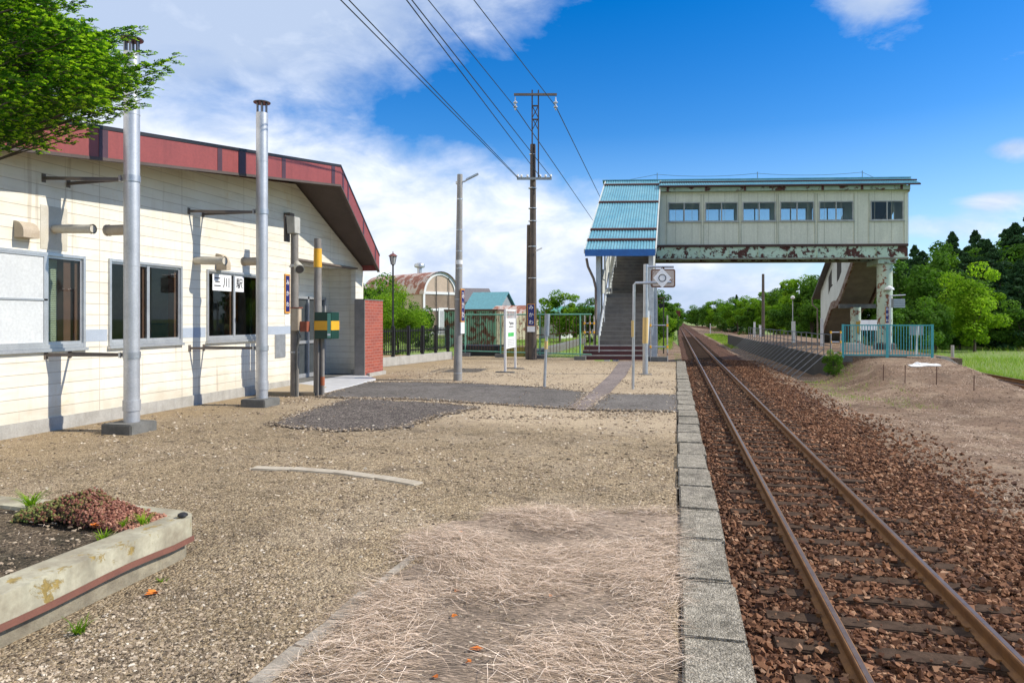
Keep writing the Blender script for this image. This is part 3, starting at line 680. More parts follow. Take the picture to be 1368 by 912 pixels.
def scatter_straw():
    n = 52000; b = np.array(straw_poly); P = np.stack([RNG.uniform(b[:, 0].min(), b[:, 0].max(), n), RNG.uniform(b[:, 1].min(), b[:, 1].max(), n), np.zeros(n)], 1)
    P = P[in_poly(P, straw_poly)]
    d = np.array([mn.noise(Vector((p[0]*1.5, p[1]*1.5, 2))) for p in P]); fade = np.array([min(1, (0.35+abs(q[0]+.0)))*1 for q in P])
    edge_t = np.clip((P[:, 1]-2.6)/1.0, .45, 1)
    k = RNG.random(len(P)) < (.55+d*2.0)*edge_t; P = P[k]; n = len(P)
    P[:, 2] = RNG.uniform(.004, .05, n)
    fld = np.array([mn.noise(Vector((p[0]*1.1, p[1]*1.1, 9))) for p in P]); ang = RNG.normal(.2, .62, n)+fld*.7+np.where(RNG.random(n) < .5, math.pi, 0)
    V, Fc, r = blades(P, ang, RNG.uniform(.07, .26, n), RNG.uniform(.0013, .0040, n), np.full(n, .95), seg=3, curl=.8)
    V[:, 2] = np.maximum(V[:, 2], .003)
    link('dry_grass', np_mesh('dry_grass', V, Fc, m_straw, r), kind='stuff')
    # thin dry grass over the dirt on the right
    n = 85000; x = RNG.uniform(3.9, 13.5, n); y = 4+28*RNG.random(n)
    dn_ = np.array([mn.noise(Vector((a*.55, b_*.4, 6)))+.4*mn.noise(Vector((a*2, b_*2, 1))) for a, b_ in zip(x, y)])
    k = (dn_ > .02) & (x > 4.3); x, y = x[k], y[k]; z = np.array([hdirt(a, b_) for a, b_ in zip(x, y)])+.01; n = len(x)
    V, Fc, r = blades(np.stack([x, y, z], 1), RNG.uniform(0, 6.28, n), RNG.uniform(.06, .22, n), RNG.uniform(.003, .007, n), RNG.uniform(.85, 1, n), seg=2)
    link('dry_grass_sparse', np_mesh('dry_grass_sparse', V, Fc, m_straw, r), kind='stuff')
scatter_straw()
def scatter_grass():
    segs = []
    def area(n, fx, fy, zf, hmin, hmax, dens=None):
        x = fx(n); y = fy(n); k = np.ones(n, bool)
        if dens is not None: k = RNG.random(n) < dens(x, y)
        x, y = x[k], y[k]; z = zf(x, y); segs.append((np.stack([x, y, z], 1), RNG.uniform(hmin, hmax, len(x))))
    cz = lambda z: (lambda x, y: np.full(len(x), z))
    U = RNG.uniform
    area(26000, lambda n: U(13.9, 34, n), lambda n: U(20, 52, n), cz(-1.05), .25, .6)
    area(14000, lambda n: U(13.9, 70, n), lambda n: U(50, 110, n), cz(-1.05), .3, .8)
    area(5000, lambda n: U(13.5, 15, n), lambda n: U(18, 40, n), cz(-1.05), .15, .4)
    area(2600, lambda n: U(5.0, 7.3, n), lambda n: U(21, 31, n), lambda x, y: np.array([hdirt(a, b) for a, b in zip(x, y)]), .05, .22, lambda x, y: np.array([.9 if mn.noise(Vector((a, b*.7, 3))) > .12 else .03 for a, b in zip(x, y)]))
    area(9000, lambda n: U(4.6, 7.5, n), lambda n: U(62, 120, n), cz(-.98), .1, .35)
    area(9000, lambda n: U(-3.9, -.3, n), lambda n: U(55, 120, n), cz(-.86), .2, .6)
    area(26000, lambda n: U(-24, -3.6, n), lambda n: U(30.5, 75, n), cz(-.56), .1, .35)
    area(1500, lambda n: U(-1.2, .3, n), lambda n: U(27, 50, n), cz(-.86), .05, .15, lambda x, y: np.where(x > -.1, .9, .08))
    P = np.concatenate([a for a, _ in segs]); L = np.concatenate([b for _, b in segs]); n = len(P)
    wd = np.clip(P[:, 1]/40, .5, 3)*.014
    V, Fc, r = blades(P, RNG.uniform(0, 6.28, n), L, wd, RNG.uniform(.05, .45, n), seg=2)
    link('grass', np_mesh('grass', V, Fc, m_grass, r), kind='stuff')
scatter_grass()
# ------------------------------------------------------------------ STATION BUILDING
WX = -8.7
AP = Vector((-7.54, 14.43, 5.13)); FL = Vector((-8.12, 7.6, 4.283)); F0 = Vector((-8.3, -3.2, 2.944)); FR = Vector((-8.2, 18.0, 3.40))
def roofz(y): return AP.z-.124*(AP.y-y) if y < AP.y else AP.z-.485*(y-AP.y)
def zw(y): return roofz(y)-.36
st = T('station_building', 'cream sided station building with red gable fascia along the platform', 'station building', (WX, 7, 0))
def span_boxes(mb, x, th, y0, y1, zb, zt, holes, extra=()):
    """wall in the plane X = x made of boxes round its openings; zt may be a function"""
    f = zt if callable(zt) else (lambda y: zt)
    ys = sorted({y0, y1, *extra, *[h[0] for h in holes], *[h[1] for h in holes]}); ys = [y for y in ys if y0 <= y <= y1]
    for a, b in zip(ys[:-1], ys[1:]):
        cuts = sorted([(h[2], h[3]) for h in holes if h[0] <= a+1e-6 and h[1] >= b-1e-6]); z = zb
        for lo, hi in cuts+[(None, None)]:
            ta, tb = (lo, lo) if lo is not None else (f(a), f(b))
            if max(ta, tb) > z+1e-4:
                mb.hexa([(x-th, a, z), (x, a, z), (x, b, z), (x-th, b, z)], [(x-th, a, ta), (x, a, ta), (x, b, tb), (x-th, b, tb)])
            if hi is not None: z = hi
wins = [(wY(-70), wY(113), 1.18, 2.545), (wY(144.5), wY(242.5), 1.18, 2.555), (wY(275.5), wY(351), 1.18, 2.55)]
RY0, RY1, RZ = wY(389), wY(475), 3.03
wallm = MB(); span_boxes(wallm, WX, .14, -3, 18.0, .19, zw, wins+[(RY0, RY1, 0, RZ)], extra=(AP.y,))
wallm.build('wall', m_siding, st)
e = MB(); e.hexa([(-17, 18.0, 0), (WX-.145, 18.0, 0), (WX-.145, 17.88, 0), (-17, 17.88, 0)], [(-17, 18.0, 3.0), (WX-.145, 18.0, 3.0), (WX-.145, 17.88, 3.0), (-17, 17.88, 3.0)])
e.box(-17, -16.9, -3, 17.9, 0, 3.0).build('rear_wall', m_siding, st)
MB().box(WX-.13, WX+.025, -3, RY0-.002, -.02, .19).box(WX-.13, WX+.02, RY1+.002, 18.0, -.02, .19).build('foundation', m_conc, st)
stripe = MB()
for a, b in ((wins[0][1]+.02, wins[1][0]-.02), (wins[1][1]+.02, wins[2][0]-.02), (wins[2][1]+.02, RY0-.01)): MB().box(WX+.001, WX+.004, a, b, 1.255, 1.44).build('siding_stripe', M('stripe_blue_grey', (.42, .47, .54), (.36, .41, .48)), st)
# entrance recess
rc = MB(); rc.box(-9.72, -9.6, RY0-.1, 17.86, .0, RZ+.02); rc.box(-9.6, WX-.145, 17.70, 17.86, 0, RZ+.02); rc.box(-9.6, WX-.145, RY0-.1, RY0-.004, 0, RZ+.02)
rc.build('recess_wall', m_siding, st)
MB().box(-9.6, WX-.145, RY0, 17.7, RZ, RZ+.06).build('recess_ceiling', m_white, st)
MB().box(WX-.14, WX+.06, RY0-.02, RY1+.02, RZ-.05, RZ-.003).build('recess_edge', m_bracket, st)
MB().box(-9.3, -9.05, 15.4, 16.6, RZ-.07, RZ-.002).build('ceiling_lamp', m_lamp, st)
MB().box(-9.55, WX-.16, RY0+.01, 17.69, .05, .055).build('recess_floor', m_concd, st)
dr = MB(); dY0, dY1 = 15.6, 17.35
for y in (dY0, 16.45, dY1): dr.box(-9.6, -9.53, y-.035, y+.035, .06, 2.2)
dr.box(-9.6, -9.53, dY0, dY1, 2.13, 2.2).box(-9.6, -9.54, dY0, dY1, .95, 1.03).box(-9.6, -9.54, dY0, dY1, .06, .16)
d_ = dr.build('door', m_alu, st)
MB().box(-9.585, -9.575, dY0+.03, dY1-.03, .16, 2.13).build('door_pane', M('door_glass_grey', (.07, .08, .085), rough=.12), d_)
# fascia, soffit, roof
def fasc(name, A_, B_, zt, zb, th, mat, parent, out=0.0, y0=None, y1=None):
    d = (B_-A_); n = Vector((d.y, -d.x, 0)).normalized()
    p = lambda t, zz, o: tuple(A_+d*t+n*o+Vector((0, 0, zz)))
    t0 = 0 if y0 is None else (y0-A_.y)/d.y; t1 = 1 if y1 is None else (y1-A_.y)/d.y
    m = MB().hexa([p(t0, zb, out-th), p(t0, zb, out), p(t1, zb, out), p(t1, zb, out-th)], [p(t0, zt, out-th), p(t0, zt, out), p(t1, zt, out), p(t1, zt, out-th)])
    return m.build(name, mat, parent)
fb = None
for A_, B_ in ((F0, FL), (FL, AP), (AP, FR)):
    f_ = fasc('fascia', A_, B_, 0, -.435, .05, m_fascia, st)
    fasc('top_trim', A_, B_, .035, -.02, .07, m_black, f_, out=.012)
    fasc('lower_trim', A_, B_, -.425, -.47, .07, m_soffit, f_, out=.008)
def fy(px, A_, B_):
    a, b = ray(px); d = B_-A_; t = (A_.y*a-A_.x*b)/(d.x*b-d.y*a); return A_.y+d.y*t
for px, wpx in ((138, 12), (12, 6), (293.5, 6), (323, 9), (379, 5), (445, 4.5)):
    A_, B_ = (FL, AP) if px > 110 else (F0, FL)
    fasc('fascia_band', A_, B_, -.022, -.424, .006, m_fasciadark, st, out=.006, y0=fy(px-wpx/2, A_, B_), y1=fy(px+wpx/2, A_, B_))
for y in (14.55, 14.95, 16.3, 17.5): fasc('fascia_band', AP, FR, -.022, -.424, .006, m_fasciadark, st, out=.006, y0=y, y1=y+.1)
so_ = MB(); zo = -.30
for A_, B_ in ((F0, FL), (FL, AP), (AP, FR)):
    a = A_+Vector((-.04, 0, zo)); b = B_+Vector((-.04, 0, zo)); so_.hexa([(WX-.2, A_.y, a.z), a, b, (WX-.2, B_.y, b.z)], [(WX-.2, A_.y, a.z+.05), a+Vector((0, 0, .05)), b+Vector((0, 0, .05)), (WX-.2, B_.y, b.z+.05)])
so_.build('soffit', m_soffit, st)
rf = MB()
for A_, B_ in ((F0, FL), (FL, AP), (AP, FR)):
    a = A_+Vector((-.06, 0, -.06)); b = B_+Vector((-.06, 0, -.06)); up_ = Vector((0, 0, .05))
    rf.hexa([(-17.6, A_.y, a.z), a, b, (-17.6, B_.y, b.z)], [(-17.6, A_.y, a.z+.05), a+up_, b+up_, (-17.6, B_.y, b.z+.05)])
rf.build('roof', M('roof_red_sheet', (.30, .07, .06), rough=.5), st)
fasc('end_fascia', FR+Vector((0, 0, 0)), Vector((-17.6, 18.05, 3.4)), 0, -.43, .05, m_fascia, st)
# rooms seen through the windows
it = MB(); it.box(-12.6, -12.5, -3, 14.2, 0, 3.0).box(-12.5, WX-.2, -3, 14.2, .25, .3).box(-12.5, WX-.2, -3, 14.2, 2.85, 2.9).box(-12.5, WX-.2, 5.9, 6.0, .3, 2.85).box(-12.5, WX-.2, 14.2, 14.3, .3, 2.85).box(-12.5, WX-.25, 10.62, 10.70, .3, 2.85).box(-12.5, WX-.2, -3, -2.9, .3, 2.85)
it.build('interior', m_intwall, st)
fu = MB(); fu.box(-11.9, -11.2, 9.0, 10.2, .3, 1.9).box(-11, -10.2, 11.2, 12.6, .3, 1.05).box(-12.4, -12.0, 11.3, 12.4, .3, 2.1).build('interior_furniture', M('furn', (.10, .13, .11)), st)
def window(y0, y1, z0, z1, mid, first=False):
    f = MB(); t_ = .045
    for a, b in ((y0, y0+t_), (y1-t_, y1)): f.box(WX-.035, WX+.03, a, b, z0, z1)
    f.box(WX-.035, WX+.03, y0+t_, y1-t_, z1-t_, z1).box(WX-.035, WX+.03, y0+t_, y1-t_, z0, z0+.06).box(WX-.02, WX+.06, y0-.02, y1+.02, z0-.05, z0-.002)
    w_ = f.build('window', m_alu, st, bev=.003)
    s = MB(); s.box(WX-.03, WX+.005, mid-.03, mid+.03, z0+.06, z1-t_)
    for a, b in ((y0+t_, mid-.03), (mid+.03, y1-t_)):
        s.box(WX-.03, WX-.002, a, b, z0+.06, z0+.095).box(WX-.03, WX-.002, a, b, z1-t_-.03, z1-t_)
    s.box(WX-.03, WX-.002, y0+t_, y0+t_+.03, z0+.095, z1-t_-.03).box(WX-.03, WX-.002, y1-t_-.03, y1-t_, z0+.095, z1-t_-.03)
    s.build('sash', m_alu, w_)
    MB().box(WX-.022, WX-.016, y0+t_+.03, mid-.03, z0+.09, z1-t_-.03).build('pane', m_glass, w_)
    MB().box(WX-.022, WX-.016, mid+.03, y1-t_-.03, z0+.09, z1-t_-.03).build('pane', m_glass, w_)
    b = MB(); q = WX-.05
    for a in (y0+.004, y1-.13, mid-.08) if not first else (y1-.13, y1-.32): b.box(q-.12, q, a, a+.12, z0+.03, z1-.03)
    b.box(q-.10, q, y0+.13, y1-.14, z0+.02, z0+.08).box(q-.10, q, y0+.13, y1-.14, z1-.08, z1-.02)
    b.build('inner_frame', m_brownwood, w_)
    return w_
w1 = window(*wins[0], wY(62), True); w2 = window(*wins[1], wY(198)); w3 = window(*wins[2], wY(313))
MB().box(WX+.006, WX+.012, wins[0][0]+.05, wY(57), 1.26, 2.49).build('insect_screen', m_screen, w1)
sf = MB(); 
for a, b, c, d in ((wins[0][0]+.04, wY(62), 1.23, 1.27), (wins[0][0]+.04, wY(62), 2.48, 2.52), (wins[0][0]+.04, wY(62), 1.86, 1.885), (wY(57), wY(62), 1.27, 2.48)): sf.box(WX+.006, WX+.026, a, b, c, d)
sf.build('screen_frame', m_alu, w1)
bl_ = MB()
for i in range(46): bl_.box(WX-.19, WX-.165, wins[0][0]+.1, wY(94), 1.25+i*.027, 1.25+i*.027+.021)
bl_.build('blind', m_blind, w1)
# paper sign letters in the third window (three pieces of paper: characters on the glass)
pp = MB().box(WX-.012, WX-.008, wY(284.5), wY(309.5), 2.155, 2.47); p_ = pp.build('paper_sign', m_paper, w3)
p2 = MB().box(WX-.012, WX-.008, wY(314.5), wY(326), 2.155, 2.47).build('paper_sign', m_paper, w3)
wp = lambda y, z, o=.0: (WX+o, y, z)
def wall_text(s, y, z, size, parent, mat=m_ink, o=.003, X=WX):
    m = frame_mtx((X+o, y, z), (0, 1, 0), (0, 0, 1)); return text(s, size, mat, m, parent, ext=.001)
for s_t, px_ in (('三', 291), ('川', 303)): wall_text(s_t, wY(px_), 2.31, .22, p_, o=-.006)
wall_text('駅', wY(320.3), 2.31, .22, p2, o=-.006)
# wall fittings
def hood(px, py0, py1, ww):
    y, z1 = wl(px, py0); _, z0 = wl(px, py1); m = MB(); n = 7; rr_ = z1-z0
    prof = [(0, z0), (.0, z1)]+[(rr_*.75*math.sin(k/n*math.pi/2), z0+rr_*.3+rr_*.7*math.cos(k/n*math.pi/2)) for k in range(n+1)]+[(rr_*.75, z0)]
    return m.extr([(WX+a+.001, y-ww/2, b) for a, b in prof], (0, ww, 0)).build('vent_hood', m_tanvent, st)
hood(29, 296, 318, .24); hood(291, 339, 361, .13)
def X_at(px, Y): a, b = ray(px); return Y*a/b
def vent(px0, px1, py, r_):
    y, z = wl(px0, py); x1 = X_at(px1, y)
    v = MB(); v.tube([(WX, y, z), (x1, y, z-.02)], r_, 20, caps=False); v.tube([(x1, y, z-.02), (WX+.02, y, z)], r_-.012, 20)
    v.tube([(x1-.03, y, z-.02), (x1+.004, y, z-.02)], r_+.008, 20, caps=False)
    v.box(WX+.001, WX+.006, y-.22, y+.22, z-.30, z+.32) if px0 < 150 else None
    v.build('vent_pipe', M('vent_pipe_cream', (.60, .56, .47), (.5, .45, .36), rough=.5), st, smooth=True); return y, z, x1
vy1, vz1, _ = vent(72, 124, 306, .062); vy2, vz2, _ = vent(261, 300, 348, .075)
MB().box(WX+.001, WX+.02, wY(367), wY(380.5), 1.6-(478-426)/912*15.2, 1.6-(447-426)/912*15.2).build('wall_plate', m_galv, st)
MB().box(WX, WX+.16, wY(379), wY(385), 3.88, 4.02).build('wall_camera', m_bracket, st)  # dark box standing for a small camera device under the eave
sg = MB().box(WX+.001, WX+.03, wY(379.5), wY(386), 1.73, 2.63).build('station_name_plate', m_orange, st)
MB().box(WX+.03, WX+.033, wY(380.3), wY(385.2), 1.77, 2.59).build('face', m_navy, sg)
for s_t, zz in (('み', 2.43), ('か', 2.18), ('わ', 1.93)): wall_text(s_t, (wY(380.3)+wY(385.2))/2, zz, .13, sg, m_white, .0335)
MB().box(WX+.001, WX+.01, wY(380.5), wY(386), 1.46, 1.70).build('notice_paper', m_paper, st)

bp_ = T('brick_pier', 'short red brick wall end beside the station entrance recess', 'brick wall', (-8.5, 17.9, 0))
MB().box(-8.60, -8.32, 17.32, 18.5, .0, 2.12).build('brickwork', M_brick('red_brick'), bp_)
MB().box(-8.62, -8.315, 17.29, 17.317, .0, 2.13).build('end_cap', M('end_cap_grey', (.30, .27, .24), rough=.7), bp_)
MB().box(-8.62, -8.31, 17.317, 18.51, 2.121, 2.15).build('coping', m_concd, bp_)
MB().box(-8.312, -8.22, 17.4, 18.5, 0, .1).build('plinth', m_conc, bp_)

# ------------------------------------------------------------------ flues
def flue(label, x, y, ztop, arms, stub_px, stub_z, rad=.105):
    t_ = T('chimney_flue', label, 'chimney flue', (x, y, 0), 'steel flues standing on blocks before the station wall')
    p = MB(); p.tube([(x, y, .14), (x, y, ztop-.22)], rad, 24)
    for z in (1.02, 2.35, 3.6, 4.5): p.tube([(x, y, z), (x, y, z+.015)], rad+.004, 24)
    p.tube([(x, y, .3), (x, y, .45)], rad+.012, 24)
    p.build('pipe', m_flue, t_, smooth=True)
    c2 = MB(); c2.tube([(x, y, ztop-.035), (x, y, ztop-.02)], rad+.045, 24, r2=rad+.05); c2.lathe((x, y, ztop-.02), [(rad+.05, 0), (rad*.6, .018), (.01, .028)], 24)
    for k in range(6): a = k*math.pi/3; c2.box(x+rad*.85*math.cos(a)-.012, x+rad*.85*math.cos(a)+.012, y+rad*.85*math.sin(a)-.012, y+rad*.85*math.sin(a)+.012, ztop-.23, ztop-.03)
    c2.build('cap', M('flue_cap', (.16, .16, .17), rough=.4, metal=.6), t_, smooth=True)
    bx = MB().box(x-.26, x+.24, y-.28, y+.22, -.02, .14); bx.build('base_block', m_concd, t_, bev=.015)
    for (pxa, pxb, py) in arms:
        z = None
        for q in (pxa, pxb):
            yy, zz = wl(q, py); z = zz if z is None else z
            a = MB(); a.bar((WX, yy, z), (x-rad, y, z+.0), .028, .045); a.box(WX+.001, WX+.012, yy-.03, yy+.03, z-.06, z+.06); a.build('bracket_arm', m_bracket, t_)
        cl = MB(); cl.tube([(x, y, z-.045), (x, y, z+.045)], rad+.012, 24); cl.box(x-rad-.03, x-rad+.0, y-.10, y-.07, z-.04, z+.04); cl.build('clamp', m_galv, t_, smooth=True)
    xs_ = X_at(stub_px, y)
    s = MB(); s.tube([(x-rad*.5, y, stub_z), (xs_, y, stub_z)], .075, 20, caps=False); s.tube([(xs_, y, stub_z), (x-rad*.6, y, stub_z)], .066, 20)
    s.tube([(xs_, y, stub_z), (xs_+.04, y, stub_z)], .083, 20, caps=False); s.build('stub_pipe', m_tanvent, t_, smooth=True)
fA = gp(176, 563, .14); fB = gp(350, 531.5, .14)
flue('tall steel flue on a concrete block, nearer to the tree', fA.x, fA.y, 5.6, [(58, 91, 238), (61, 93, 474)], 143, vz1-.02)
flue('tall steel flue on a concrete block, in front of the window with paper letters', fB.x, fB.y, 5.62, [(252, 271, 282), (253, 272, 465)], 325, vz2-.02)

# ------------------------------------------------------------------ posts before the entrance
b1 = gp(393.5, 529)
t_ = T('wooden_post', 'weathered post with junction boxes standing before the entrance', 'post', b1)
MB().tube([b1, b1+Vector((0, 0, 3.38))], .088, 14, r2=.078).build('pole', m_postgrey, t_, smooth=True)
x, y = b1.x, b1.y
MB().box(x+.03, x+.20, y-.19, y-.06, 1.36, 1.82).build('junction_box', m_tanvent, t_, bev=.01)
MB().box(x+.02, x+.22, y-.20, y-.05, 1.822, 1.84).build('box_lid', M('rust_orange', (.32, .09, .05)), t_)
MB().box(x+.21, x+.36, y-.14, y-.02, 1.34, 1.55).build('rusty_box', M('rust_orange', (.32, .09, .05)), t_)
cdm = MB(); cdm.tube([(x+.10, y-.10, 1.36), (x+.12, y-.10, 1.1), (x+.07, y-.09, .8), (x+.07, y-.09, 0)], .016, 8); cdm.tube([(x+.14, y-.12, 1.35), (x+.2, y-.12, 1.25), (x+.12, y-.1, 1.0), (x+.115, y-.09, 0)], .018, 8); cdm.build('conduit', m_concd, t_, smooth=True)
for z in (.9, 2.7): MB().tube([(x, y, z), (x, y, z+.03)], .094, 14).build('band', m_galv, t_, smooth=True)
ls = T('loudspeaker', 'pale boxy loudspeaker fixed above the weathered post by the wall', 'loudspeaker', (x-.05, y, 3.38))
MB().hexa([(x-.10, y-.12, 3.36), (x+.10, y-.16, 3.36), (x+.10, y+.06, 3.36), (x-.10, y+.06, 3.36)], [(x-.13, y-.12, 3.74), (x+.10, y-.18, 3.70), (x+.10, y+.06, 3.7), (x-.13, y+.06, 3.74)]).build('body', M('speaker_grey', (.45, .44, .40), (.33, .32, .28)), ls, bev=.01)
MB().box(x-.17, x-.135, y-.13, y+.05, 3.2, 3.74).build('mounting_board', m_bracket, ls)
fl = T('floodlight', 'small cream floodlight pointing down from the weathered post', 'floodlight', (x+.09, y-.06, 2.68))
p0, p1 = Vector((x+.14, y-.14, 2.74)), Vector((x+.32, y-.34, 2.60))
MB().tube([p0, p0+(p1-p0)*.45, p1], .055, 16, r2=.10).build('lamp_body', M('lamp_cream', (.58, .55, .45)), fl, smooth=True)
MB().tube([p1, p1+(p1-p0).normalized()*.01], .082, 16).build('lamp_glass', M('lamp_glass_dark', (.10, .09, .08), rough=.1), fl, smooth=True)
MB().bar((x-.06, y-.09, 2.68), (x+.14, y-.09, 2.70), .03).bar((x+.14, y-.09, 2.70), p0, .03).build('bracket', m_galv, fl)
b2 = gp(424.5, 528); x, y = b2.x, b2.y
t_ = T('utility_post', 'grey post with a yellow band beside the entrance step', 'post', b2)
MB().tube([b2, b2+Vector((0, 0, 3.28))], .088, 14, r2=.075).build('pole', m_postgrey, t_, smooth=True)
MB().tube([b2+Vector((0, 0, 2.68)), b2+Vector((0, 0, 3.07))], .087, 14, r2=.083).build('yellow_band', m_yellow, t_, smooth=True)
MB().tube([b2+Vector((.14, -.05, 0)), b2+Vector((.14, -.05, 1.2))], .04, 10).tube([b2+Vector((.06, -.1, .0)), b2+Vector((.07, -.1, 1.2))], .022, 8).build('conduit', m_postgrey, t_, smooth=True)
MB().tube([b2+Vector((.14, -.05, .22)), b2+Vector((.14, -.05, .40))], .044, 10).build('orange_sleeve', M('orange_sleeve', (.45, .13, .05)), t_, smooth=True)
mb_ = T('meter_box', 'green box with a broad yellow band fixed to the banded post', 'meter box', (x+.2, y-.2, 1.18))
bx0, bx1, by0, by1, bz0, bz1 = -7.24, -6.86, 12.72, 13.06, 1.19, 1.74
MB().box(bx0, bx1, by0, by1, bz0, bz1).build('box', m_greenbox, mb_, bev=.008)
MB().box(bx0-.003, bx1+.003, by0-.003, by1+.003, 1.37, 1.56).build('yellow_band', m_yellow, mb_)
MB().box(bx1-.085, bx1-.01, by0-.006, by0-.0035, 1.21, 1.72).build('pale_strip', m_palegreen, mb_)
MB().box(bx1-.08, bx1-.015, by0-.009, by0-.006, 1.26, 1.30).build('small_label', m_paper, mb_)

# ------------------------------------------------------------------ concrete lamp pole, lattice pole, wires
b = gp(611.5, 508)
t_ = T('lamp_pole', 'tall grey concrete pole with a small lamp arm at its top', 'lamp pole', b)
top = b+Vector((.06, 0, 5.36))
MB().tube([b, top], .115, 18, r2=.07).build('pole', m_polec, t_, smooth=True)
for k, z in enumerate((.18, 2.1, 2.9, 3.35, 3.9, 4.7)): q = b.lerp(top, z/5.36); MB().tube([q, q+Vector((0, 0, .03))], .117-.045*z/5.36, 18).build('band', m_galv, t_, smooth=True)
q = b.lerp(top, 3.02/5.36); MB().tube([q, q+Vector((0, 0, .11))], .096, 18).build('white_band', m_white, t_, smooth=True)
q = top+Vector((0, 0, -.22)); arm = Vector((c_, s_, 0))
MB().tube([q, q+arm*.14+Vector((0, 0, .05)), q+arm*.2+Vector((0, 0, .1))], .022, 10).box(q.x-.1, q.x-.05, q.y-.05, q.y+.05, q.z-.03, q.z+.04).build('arm', m_galv, t_, smooth=True)
a0 = q+arm*.16+Vector((0, 0, .08)); MB().bar(a0, a0+arm*.32+Vector((0, 0, .16)), .11, .05).build('lamp_head', m_galv, t_, bev=.012)
sn = T('station_name_sign', 'dark blue name sign seen nearly edge-on, on the concrete lamp pole', 'name sign', (b.x+.13, b.y, 1.9), 'vertical station name signs on poles')
MB().box(b.x+.11, b.x+.14, b.y-.15, b.y+.15, 1.52, 2.38).build('board', m_orange, sn)
MB().box(b.x+.14, b.x+.144, b.y-.125, b.y+.125, 1.55, 2.35).build('face', m_navy, sn)
MB().box(b.x+.11, b.x+.14, b.y-.15, b.y+.15, 1.22, 1.515).build('lower_plate', m_white, sn)
for s_t, zz in (('み', 2.2), ('か', 1.95), ('わ', 1.7)): wall_text(s_t, b.y, zz, .2, sn, m_white, .002, X=b.x+.145)

b = gp(710, 480)
t_ = T('utility_pole', 'tall dark wooden utility pole with a steel lattice top and crossarms', 'utility pole', b)
zz = lambda py: H+(HY-py)/F*gpZ
gpZ = F*H/(480-HY)
rt = Vector((c_, s_, 0)); fw = Vector((-s_, c_, 0))
def pp_(px, py): return b+rt*((px-710.5)/F*gpZ)+Vector((0, 0, zz(py)))
MB().tube([b+rt*.06, pp_(712.5, 193)], .155, 14, r2=.11).build('pole', m_wood, t_, smooth=True)
MB().tube([b-rt*.13+fw*.1, pp_(707.5, 300)+fw*.12], .11, 10, r2=.09).build('strut_pole', m_wood, t_, smooth=True)
for p in (711.3, 719.6): MB().bar(pp_(p, 238)-fw*.13, pp_(p, 122)-fw*.13, .075, .05, up=(c_, s_, 0)).build('steel_channel', M('channel_brown', (.09, .065, .055)), t_)
lt = MB()
for ya, yb in ((143, 159), (159, 175)):
    lt.bar(pp_(711.3, ya)-fw*.13, pp_(719.6, yb)-fw*.13, .03).bar(pp_(719.6, ya)-fw*.13, pp_(711.3, yb)-fw*.13, .03)
for ya in (143, 161): lt.bar(pp_(711.3, ya)-fw*.13, pp_(719.6, ya)-fw*.13, .05)
lt.build('lattice', M('channel_brown', (.09, .065, .055)), t_)
MB().bar(pp_(687, 128.5)-fw*.18, pp_(744, 128.5)-fw*.18, .09, .08).build('crossarm', m_bracket, t_)
MB().bar(pp_(691, 240)-fw*.2, pp_(737, 240)-fw*.2, .07, .09).build('crossarm', m_greysheet, t_)
for p, s1 in ((689, 132), (742.5, 132)):
    q = pp_(p, s1)-fw*.18; MB().lathe((q.x, q.y, q.z-.52), [(.02, 0), (.03, .02), (.03, .09), (.085, .12), (.085, .15), (.03, .19), (.03, .26), (.085, .29), (.085, .32), (.03, .36), (.02, .44), (.02, .52)], 12).build('insulator', m_galv, t_, smooth=True)
for p in (692, 697, 705, 722, 729, 736):
    q = pp_(p, 239)-fw*.2; MB().lathe((q.x, q.y, q.z+.02), [(.015, 0), (.045, .03), (.045, .07), (.03, .11)], 10).build('insulator', m_white, t_, smooth=True)
for py in (207, 252, 279, 296, 330, 372): q = pp_(711.8, py); MB().tube([q, q+Vector((0, 0, .03))], .165 if py > 250 else .13, 14).build('band', m_galv, t_, smooth=True)
q = pp_(716, 336)-fw*.2; MB().bar(q, q+rt*.25+Vector((0, 0, .12)), .10, .05).build('small_lamp', m_white, t_)
def camera_sign(name, label, c0, hw, z0, z1, zlow, sz, nrm=fw):
    r_ = rt; sn = T(name, label, 'name sign', (c0.x, c0.y, z0), 'vertical station name signs on poles')
    def slab(w_, za, zb, o0, o1): 
        A1 = c0-r_*w_-fw*o1; B1 = c0+r_*w_-fw*o1; A2 = c0-r_*w_-fw*o0; B2 = c0+r_*w_-fw*o0
        f = lambda p, z: (p.x, p.y, z)
        return MB().hexa([f(A1, za), f(B1, za), f(B2, za), f(A2, za)], [f(A1, zb), f(B1, zb), f(B2, zb), f(A2, zb)])
    slab(hw, z0, z1, 0, .03).build('board', m_orange, sn); slab(hw*.84, z0+hw*.16, z1-hw*.16, .03, .034).build('face', m_navy, sn)
    if zlow: slab(hw, zlow, z0-.005, 0, .03).build('lower_plate', m_white, sn)
    for i, ch in enumerate('みかわ'):
        z = z1-(z1-z0)*(i+.5)/3; o = c0-fw*.036; text(ch, sz, m_white, frame_mtx((o.x, o.y, z), rt, (0, 0, 1)), sn, ext=.001)
cs = b+rt*-.02-fw*.19
camera_sign('station_name_sign', 'dark blue sign with white characters on the wooden utility pole', cs, .15, zz(435.5), zz(406), zz(443), .19)

